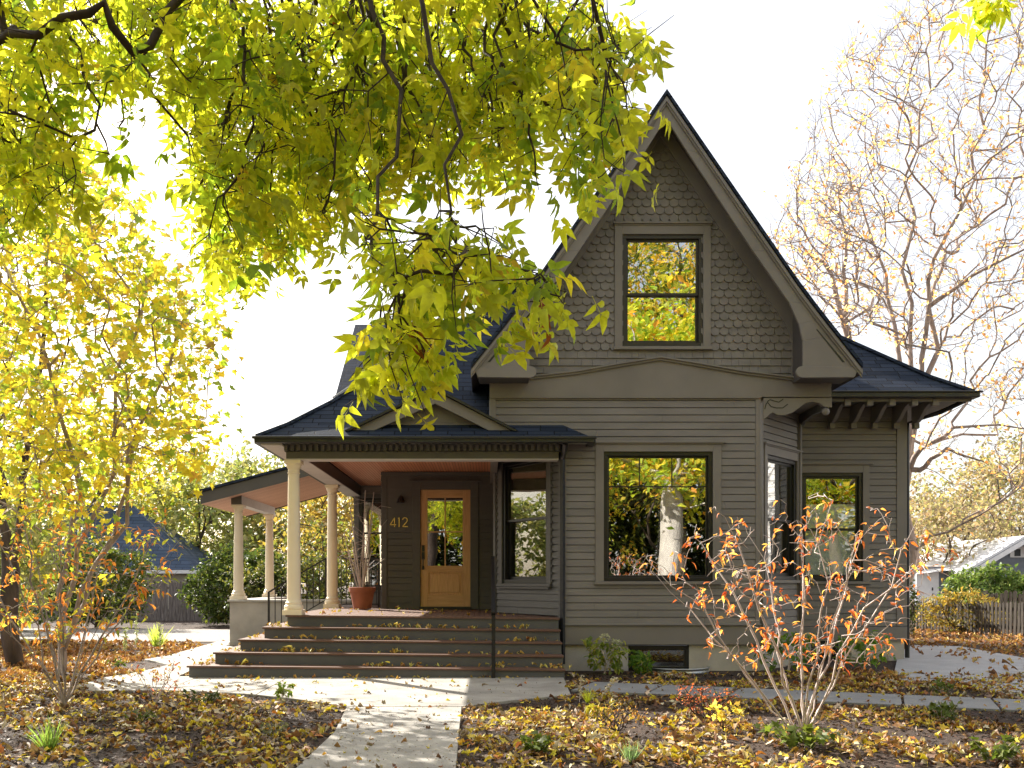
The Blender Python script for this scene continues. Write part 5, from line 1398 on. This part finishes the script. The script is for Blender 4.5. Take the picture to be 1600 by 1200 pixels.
vase('serviceberry_shrub','tall left shrub with grey stems and mixed orange and green leaves',-4.85,11.0,1.75,2.6,340,[((.55,.20,.06),6),((.62,.30,.08),3),((.36,.38,.07),3),((.45,.44,.07),2),((.24,.30,.06),1.5)],82,'barkgrey',.028,.003,1.2,.08,nst=12)
BARB=[((.28,.06,.035),4),((.4,.11,.05),3),((.2,.07,.04),2)]
vase('barberry_shrub','low dense russet shrub beside the walkway below the picture window',G(1100,1128)[0],G(1100,1128)[1],.40,.42,150,BARB,83,'twig',.02,.002,1.2,.03,tpl='simple')
vase('barberry_shrub','small thin russet shrub left of the denser russet shrub',G(965,1150)[0],G(965,1150)[1],.28,.36,110,[((.3,.14,.05),3),((.4,.26,.08),2)],84,'twig',.015,.0018,.8,.026,tpl='simple')
vase('yellow_seedling','small shrub with large yellow leaves beside the walkway at the orange shrub',G(1130,1145)[0],G(1130,1145)[1],.22,.30,22,[((.6,.46,.08),3),((.5,.42,.1),2)],85,'twig',.01,.002,.9,.06,tpl='maple')
# thin cut trunk of reddish spray on left
vase('red_sapling','slender sapling with sparse red leaves at the left path edge',G(245,1100)[0],G(245,1100)[1],.45,.55,36,[((.45,.12,.08),3),((.5,.3,.15),1)],86,'stem',.012,.002,.8,.05)
def hydr(label,px,Y,w_,h_,seed,nf=3,pal=None):
    x=PX(px,Y); e=empty('hydrangea',(x,Y,0),label,'shrub','hydrangeas along the foundation')
    T_=Tree(seed); r=random.Random(seed); T_.path([(x,Y,-.05),(x,Y,.03)],sub=1)
    T_.grow([(x+r.uniform(-w_,w_),Y+r.uniform(-.2,.2),r.uniform(.15,1)*h_) for _ in range(75)],k=.3,seg=.1,wig=.15,up=.2); T_.radii(.018,.003); T_.mesh('stems',M['stem'],e)
    pts,ax=T_.leafpoints(2.2,.03,1,np.random.default_rng(seed))
    scatter_leaves('foliage',pts,.10,'ovate',pal or [((.11,.20,.04),4),((.16,.26,.05),3),((.3,.32,.07),1)],M['leaf'],e,axis=ax,droop=.5,seed=seed)
    for i in range(nf):
        cx=x+r.uniform(-w_,w_)*.8; cz=h_*r.uniform(.85,1.08); m=MB(); cy=Y-.1
        rr_=np.random.default_rng(seed+i); n=150; v=rr_.normal(size=(n,3)); v/=np.linalg.norm(v,axis=1)[:,None]; v[:,2]*=.75
        o=scatter_leaves('flower_head',v*.062+np.array([cx,cy,cz]),.028,'simple',[((.62,.60,.42),3),((.5,.52,.3),2),((.7,.66,.5),1)],M['litter'],e,axis=v*3,seed=i)
hydr('hydrangea bush with two cream flower heads against the foundation near the steps',945,14.9,.30,.56,91,2,[((.26,.30,.07),3),((.16,.22,.05),3),((.4,.38,.1),2)])
hydr('leafy green hydrangea behind the orange shrub left of the recessed basement window',1232,15.2,.42,.62,92,2)
hydr('leafy green hydrangea with cream heads right of the recessed basement window',1350,15.6,.38,.55,93,3)
hydr('small green bush with heart shaped leaves at the window well',1001,15.0,.12,.28,94,0)
# small perennials
SG=[((.12,.22,.04),3),((.2,.3,.05),2)]
def tuft(name,label,px,py,r_,h_,seed,pal,tpl='ovate',lsz=.06,n=60,group='small plants in the mulch beds'):
    x,y=G(px,py); e=empty(name,(x,y,0),label,'plant',group); r=random.Random(seed)
    m=MB(); pts=[];ax=[]
    for i in range(max(6,n//6)):
        a=r.uniform(0,2*PI); q=r.random()**.5*r_; h=h_*r.uniform(.5,1)
        ex,ey=x+math.cos(a)*q,y+math.sin(a)*q
        m.tube([(x+math.cos(a)*q*.2,y+math.sin(a)*q*.2,-.02),(x+(ex-x)*.6,y+(ey-y)*.6,h*.6),(ex,ey,h)],[.004,.003,.002],4)
        for _ in range(6):
            t_=r.uniform(.4,1); pts.append((x+(ex-x)*t_,y+(ey-y)*t_,h*t_)); ax.append((math.cos(a)*.6,math.sin(a)*.6,.2))
    m.build('stems',M['stem'],e); scatter_leaves('foliage',np.array(pts),lsz,tpl,[((p_[0][0]*.8+.03,p_[0][1]*.75+.01,p_[0][2]*.9),p_[1]) for p_ in pal],M['farleaf'],e,axis=np.array(ax),droop=.1,seed=seed)
def grass(label,px,py,r_,h_,seed,pal,n=90,name='grass_tuft'):
    x,y=G(px,py); e=empty(name,(x,y,0),label,'plant','small grass tufts in the mulch beds'); r=np.random.default_rng(seed)
    a=r.uniform(0,2*PI,n); q=np.sqrt(r.random(n))*r_
    pts=np.stack([x+np.cos(a)*q*.3,y+np.sin(a)*q*.3,np.zeros(n)],1)
    ax=np.stack([np.cos(a)*.5*q/r_,np.sin(a)*.5*q/r_,np.ones(n)*1.0],1)*3
    TPL['blade']=(np.array([(0,.02,0),(.55,.018,.0),(1,0,-.12),(.55,-.018,.0),(0,-.02,0)],float),[(0,1,3,4),(1,2,3)])
    scatter_leaves('blades',pts,h_,'blade',pal,M['leaf'],e,axis=ax,seed=seed)
tuft('green_seedling','bright green leafy seedling at the lower edge of the landing',443,1098,.14,.26,101,[((.22,.38,.05),3),((.3,.42,.07),2)],lsz=.075)
tuft('green_seedling','dark green spreading seedling at the landing edge left of the bright one',317,1102,.26,.20,102,[((.06,.13,.04),3),((.09,.16,.04),2)],lsz=.06,n=100)
tuft('green_seedling','green lobed plant in the lower centre of the right bed',838,1182,.12,.20,103,SG,'maple',.075)
tuft('green_seedling','green leaves at the foot of the orange shrub',1250,1172,.34,.22,104,SG,'maple',.09,n=110)
tuft('green_seedling','green lobed plant at the lower right corner of the bed',1555,1192,.2,.2,105,SG,'maple',.07,n=90)
tuft('green_seedling','green plant right of the orange shrub near the walkway',1472,1128,.18,.24,106,[((.14,.24,.05),3)],'maple',.07,n=80)
tuft('green_seedling','small green plant by the driveway edge',1475,1088,.14,.2,107,SG,'maple',.06,n=60)
tuft('green_seedling','small dark plant left of the yellow leaves in the left bed',215,1130,.16,.13,108,SG,'ovate',.05,n=60)
tuft('green_seedling','grey green plant at the bottom left bed centre',430,1150,.15,.13,109,[((.2,.24,.12),2)],'ovate',.05,n=60)
tuft('green_seedling','small green plant beyond the fork of the left path',180,1045,.22,.2,110,SG,'ovate',.06,n=60)
grass('green grass tuft at the base of the left shrub',75,1175,.12,.26,111,[((.16,.25,.07),2),((.3,.34,.12),1)])
grass('pale grass tuft beside the gravel drive at left',245,1010,.25,.42,112,[((.35,.42,.12),2)],n=120)
grass('yellow green grass tuft at the paver walk edge',918,1098,.06,.16,113,[((.5,.52,.08),1)],n=50)
grass('blue green grass tuft in the middle of the right bed',985,1192,.1,.16,114,[((.15,.22,.14),2)],n=80)
tuft('yellow_perennial','bright yellow leaved perennial left of the thin russet shrub',935,1122,.14,.16,115,[((.62,.55,.05),3),((.5,.5,.06),2)],'narrow',.09,n=60)
def spike(label,px,py,h_,seed,lean=.03,pal=None):
    x,y=G(px,py); e=empty('flower_spike',(x,y,0),label,'plant','dried flower spikes'); r=np.random.default_rng(seed)
    m=MB(); m.tube([(x,y,-.02),(x+lean*.4,y,h_*.5),(x+lean,y,h_)],[.005,.004,.003],5); m.build('stem',M['stem'],e)
    n=60; t_=np.linspace(.35,1,n); pts=np.stack([x+lean*t_+r.normal(size=n)*.008,y+r.normal(size=n)*.008,h_*t_],1)
    scatter_leaves('seed_heads',pts,.035 if not pal else .06,'simple',pal or [((.6,.5,.36),1),((.7,.66,.5),1)],M['litter'],e,seed=seed)
spike('pale dried flower spike at the near end of the paver walk',905,1100,.34,121)
spike('leaning dried flower stem right of the pale spike',935,1098,.3,122,.2)
GRN=[((.5,.55,.3),2),((.35,.42,.18),2)]
spike('tall leafy stalk by the gravel drive, middle of three',212,1030,.85,123,.02,GRN)
spike('leafy stalk by the gravel drive, left of three',196,1032,.6,124,.0,GRN)
spike('leafy stalk by the gravel drive, right of three',250,1026,.62,125,.0,GRN)
# ---- potted plant on porch
px_,py_=PX(566,18.6),18.6; z0=FLOOR+.02
pot=empty('plant_pot',(px_,py_,z0),'terracotta pot with bare leaning stems standing on the porch behind the second column','plant pot')
m=MB(); r0=.17
m.lathe([(.0,z0),(r0,z0),(r0*1.38,z0+.33),(r0*1.50,z0+.335),(r0*1.54,z0+.42),(r0*1.47,z0+.425),(r0*1.38,z0+.40),(.0,z0+.38)],px_,py_,32); m.build('pot',M['terracotta'],pot,smooth=True).modifiers.new('e','EDGE_SPLIT').split_angle=.6
m=MB(); m.lathe([(.0,z0+.383),(r0*1.36,z0+.39),(r0*1.36,z0+.395),(0,z0+.40)],px_,py_,24); m.build('soil',M['soil'],pot)
m=MB(); r=random.Random(4)
for i in range(11):
    a=r.uniform(0,2*PI); x1=px_+math.cos(a)*r.uniform(.02,.12); y1=py_+math.sin(a)*.1; hh=r.uniform(.7,1.9); ex=x1+r.uniform(-.28,.22)
    m.tube([(x1,y1,z0+.36),(x1+(ex-x1)*.5+r.uniform(-.03,.03),y1,z0+.4+hh*.5),(ex,y1,z0+.4+hh)],[.014,.012,.007],6)
    for _ in range(3):
        t_=r.uniform(.4,.95); bx=x1+(ex-x1)*t_; bz=z0+.4+hh*t_; s_=r.choice((-1,1)); m.tube([(bx,y1,bz),(bx+s_*r.uniform(.08,.25),y1-.03,bz+r.uniform(.03,.18)),(bx+s_*r.uniform(.2,.4),y1-.04,bz+r.uniform(.05,.3))],[.005,.004,.002],4)
m.build('stems',M['stem'],pot)
# ================================================================ LITTER
def zone_pts(n,x0,x1,y0,y1,avoid,rng,dens=None):
    out=[]; 
    while len(out)<n:
        x=rng.uniform(x0,x1); y=rng.uniform(y0,y1)
        if abs(x)*FPX/y>FPX*.62+40: pass
        if any(inpoly(x,y,p) for p in avoid): continue
        if y>13.85 and -4.5<x<1.2: continue
        if 14.95<y and 1.95<x<3.7: continue
        if abs(x-cu)<.56 and y>14.92: continue
        if y>15.35 and -6.3<x<8: continue
        if dens and rng.random()>dens(x,y): continue
        out.append((x,y))
    return out
avoid=allslabs+pav
r=random.Random(9)
def dens(x,y):
    v=mnoise.noise(Vector((x*.8,y*.8,3)))*.5+.5
    v2=mnoise.noise(Vector((x*2.4,y*2.4,7)))*.5+.5
    return min(1,max(.04,(v*1.2+v2*.9-.86)*2.2))
P=zone_pts(19500,-7.5,9.0,7.0,14.9,avoid,r,dens)
nn=lambda x,y: (mnoise.noise(Vector((x*.9,y*.9,0)))*.02 if y<14 else 0)
pts=np.array([(x,y,ground(x,y)+nn(x,y)+.012+r.random()*.03) for x,y in P])
LIT=[((.54,.31,.06),3.5),((.66,.50,.07),4),((.32,.17,.07),4),((.18,.09,.05),5),((.55,.46,.32),4.5),((.70,.57,.05),2.5),((.48,.18,.05),1.5),((.26,.19,.13),5)]
k1=int(len(pts)*.72)
o=scatter_leaves('fallen_leaves',pts[:k1],.060,'curl',LIT,M['litter'],flat=True,seed=201,szvar=.55); tag(o,kind='stuff')
o=scatter_leaves('fallen_maple_leaves',pts[k1:],.074,'maple',LIT,M['litter'],flat=True,seed=202,szvar=.35); tag(o,kind='stuff')
P=zone_pts(9000,-14,-4.4,13.5,26,avoid+[grv],r,dens)+zone_pts(9000,4.8,19,13.0,34,avoid,r,lambda x,y:.9 if not inpoly(x,y,drv) else .16)
pts=np.array([(x,y,ground(x,y)+.015+r.random()*.03+(.03 if inpoly(x,y,drv) else 0)) for x,y in P])
o=scatter_leaves('distant_fallen_leaves',pts,.10,'curl',[((.5,.24,.08),4),((.36,.17,.07),4),((.6,.4,.14),3),((.25,.12,.06),3)],M['litter'],flat=True,seed=203); tag(o,kind='stuff')
# sparse leaves on slabs / steps
P=[]
for _ in range(260):
    x_=r.uniform(-8,-4.9); y_=r.uniform(12.2,14.6)
    P.append((x_,y_,.045))
for poly,n in ((main_slabs[0],34),(main_slabs[1],46),(sl1,85),(sl2,30),(sl3,50),(far,45)):
    xs_=[p[0] for p in poly]; ys_=[p[1] for p in poly]; c=0
    while c<n:
        x=r.uniform(min(xs_),max(xs_)); y=r.uniform(min(ys_),max(ys_))
        if inpoly(x,y,poly): P.append((x,y,ground(x,y)+.045)); c+=1
for q in pav:
    for _ in range(16):
        a=q[0];b=q[1];c=q[3]; u,v=r.random(),r.random(); P.append((a[0]+(b[0]-a[0])*u+(c[0]-a[0])*v,a[1]+(b[1]-a[1])*u+(c[1]-a[1])*v,.042))
o=scatter_leaves('leaves_on_path',np.array(P),.055,'curl',LIT,M['litter'],flat=True,seed=204,szvar=.6); tag(o,kind='stuff')
P=[]
for i in range(4):
    y0=YS0+T*i; z=RISE*(i+1)
    for _ in range(30):
        x=r.uniform(XS0+T*i+.05,XRT-.05); P.append((x,y0+T-.03-abs(r.gauss(0,.06)),z+tilt(x)+.016))
    cl_=[r.uniform(XS0+T*i+.2,XRT-.1) for _ in range(5)]
    for _ in range(48): 
        cx=r.choice(cl_); x=cx+r.gauss(0,.13); P.append((x,y0+T-.05-abs(r.gauss(0,.05)),z+tilt(x)+.018+r.random()*.03))
    for _ in range(20): x=XS0+T*i+r.uniform(.05,.28); P.append((x,r.uniform(y0+.1,y0+1.5),z+tilt(x)+.02))
for _ in range(60): x=r.uniform(XS0+T*4+.1,1.0); P.append((x,r.uniform(15.5,18.8),FLOOR+tilt(x)+.015))
for _ in range(40): x=r.uniform(-4.2,1); P.append((x,YS0-.03-abs(r.gauss(0,.06)),.05))
P=np.array(P)
o=scatter_leaves('leaves_on_steps',P,.07,'curl',[((.55,.34,.07),4),((.62,.48,.14),3),((.40,.2,.07),2),((.5,.45,.1),1)],M['litter'],flat=True,seed=205,szvar=.5); tag(o,kind='stuff')
P=[]
while len(P)<1500:
    poly=r.choice(allslabs); xs_=[p[0] for p in poly]; ys_=[p[1] for p in poly]; x=r.uniform(min(xs_),max(xs_)); y=r.uniform(min(ys_),max(ys_))
    if inpoly(x,y,poly): P.append((x,y,ground(x,y)+.038))
o=scatter_leaves('path_debris',np.array(P),.013,'simple',[((.1,.06,.04),3),((.3,.18,.08),2)],M['litter'],flat=True,seed=209,szvar=.8); tag(o,kind='stuff')
# bark chips
P=zone_pts(22000,-7,8.5,7.0,14.8,avoid,r)
pts=np.array([(x,y,ground(x,y)+nn(x,y)+.006+r.random()*.01) for x,y in P])
o=scatter_leaves('bark_chips',pts,.04,'simple',[((.07,.04,.03),4),((.12,.07,.05),3),((.03,.02,.015),2)],M['litter'],flat=True,seed=206,szvar=.6); tag(o,kind='stuff')

# ================================================================ ACROSS THE STREET (seen in the window reflections)
def streettree(x,y,h,hw,pal,label,seed,bark='bark',rb=.3,n=330,per=32,lsz=.27,low=2.5):
    h=h*1.5 if seed>301 else h
    tg=crown(x,y,(h+low)/2,hw*1.25,hw,(h-low)/2*1.2,n,seed,low=low*.6,shell=.3)
    gtree('street_tree',label,'tree',(x,y,0),[[(x,y,-.1),(x,y,h*.3)],[(x+.2,y,h*.5),(x,y,h*.75)]],tg,rb,.012,bark,per,lsz,'simple',pal,seed,jit=.4,seg=1.0,wig=.15,group='trees across the street')
GY=[((.40,.44,.06),4),((.25,.36,.05),3),((.6,.5,.06),3),((.6,.3,.06),1)]
streettree(6.6,-3.5,12,3.6,GY,'street tree with pale thick trunk mirrored in the picture window',301,'pale',.36,n=320,low=4.4)
streettree(3.2,-5.5,6.0,1.9,GY,'small bright yellow green tree mirrored left of the pale trunk',313,rb=.1,n=200,per=30,lsz=.16,low=2.0)
streettree(1.5,-11,13,4.5,[((.10,.16,.03),5),((.30,.34,.05),3),((.6,.36,.06),2)],'broad dark green and amber tree mirrored in the gable window',302,n=360,low=2.0)
streettree(-5,-10,12,4.5,GY,'green tree mirrored left of the pale trunk',303,low=1.5)
streettree(9,-14,14,5,[((.62,.4,.06),2.5),((.4,.40,.06),3),((.10,.14,.03),4)],'amber tree mirrored in the upper windows',304,n=360,low=1.5)
streettree(16,-9,12,4.5,GY,'green gold tree mirrored at the right of the picture window',305,low=1.0)
streettree(-13,-8,11,4.5,GY,'green tree across the street at the far left',306,low=1.5)
streettree(24,-8,11,4.5,YEL,'yellow tree across the street at the far right',307,low=1.0)
streettree(-10,-18,14,6,GY,'tall green tree across the street between the nearer ones',308,low=.5)
streettree(8,-24,15,7,[((.62,.4,.06),4),((.5,.45,.06),3),((.2,.26,.05),3)],'tall amber tree farthest across the street',309,low=.5)
streettree(20,-22,15,7,GY,'tall green tree across the street at the far corner',310,low=.5)
hedge('reflection_hedge','unseen long dark hedge added across the street to darken the window reflections',4,-16,16,1.2,6.5,[((.04,.06,.02),3),((.16,.2,.05),1)],311,n=22000,lsz=.42)  # added out of view, tall and near-black to darken the panes' reflections
wh=empty('white_house',(20,23,0),'white sided neighbouring house mirrored in the narrow bay window','house')
m=MB(); siding(m,frame(16.2,28,0,-1),0,10,0,6.4,pitch=.2); m.box(16.25,25,18,28,-.1,6.4); m.build('wall',M['whitewall'],wh)
m=MB(); m.add([(15.9,17.5,6.4),(25.5,17.5,6.4),(25.5,28.3,6.4),(15.9,28.3,6.4),(20.6,17.5,9.4),(20.6,28.3,9.4)],[(0,4,5,3),(1,2,5,4),(0,1,4),(2,3,5)]); m.build('roof',M['roof3'],wh,uv=roofuv)
hedge('side_shrub','green shrub mass left of the porch mirrored in the porch window',-13,24,2.2,3.0,4.5,LIME,312,n=7000,lsz=.2)
print('objects',len(bpy.data.objects),'polys',sum(len(m_.polygons) for m_ in bpy.data.meshes))
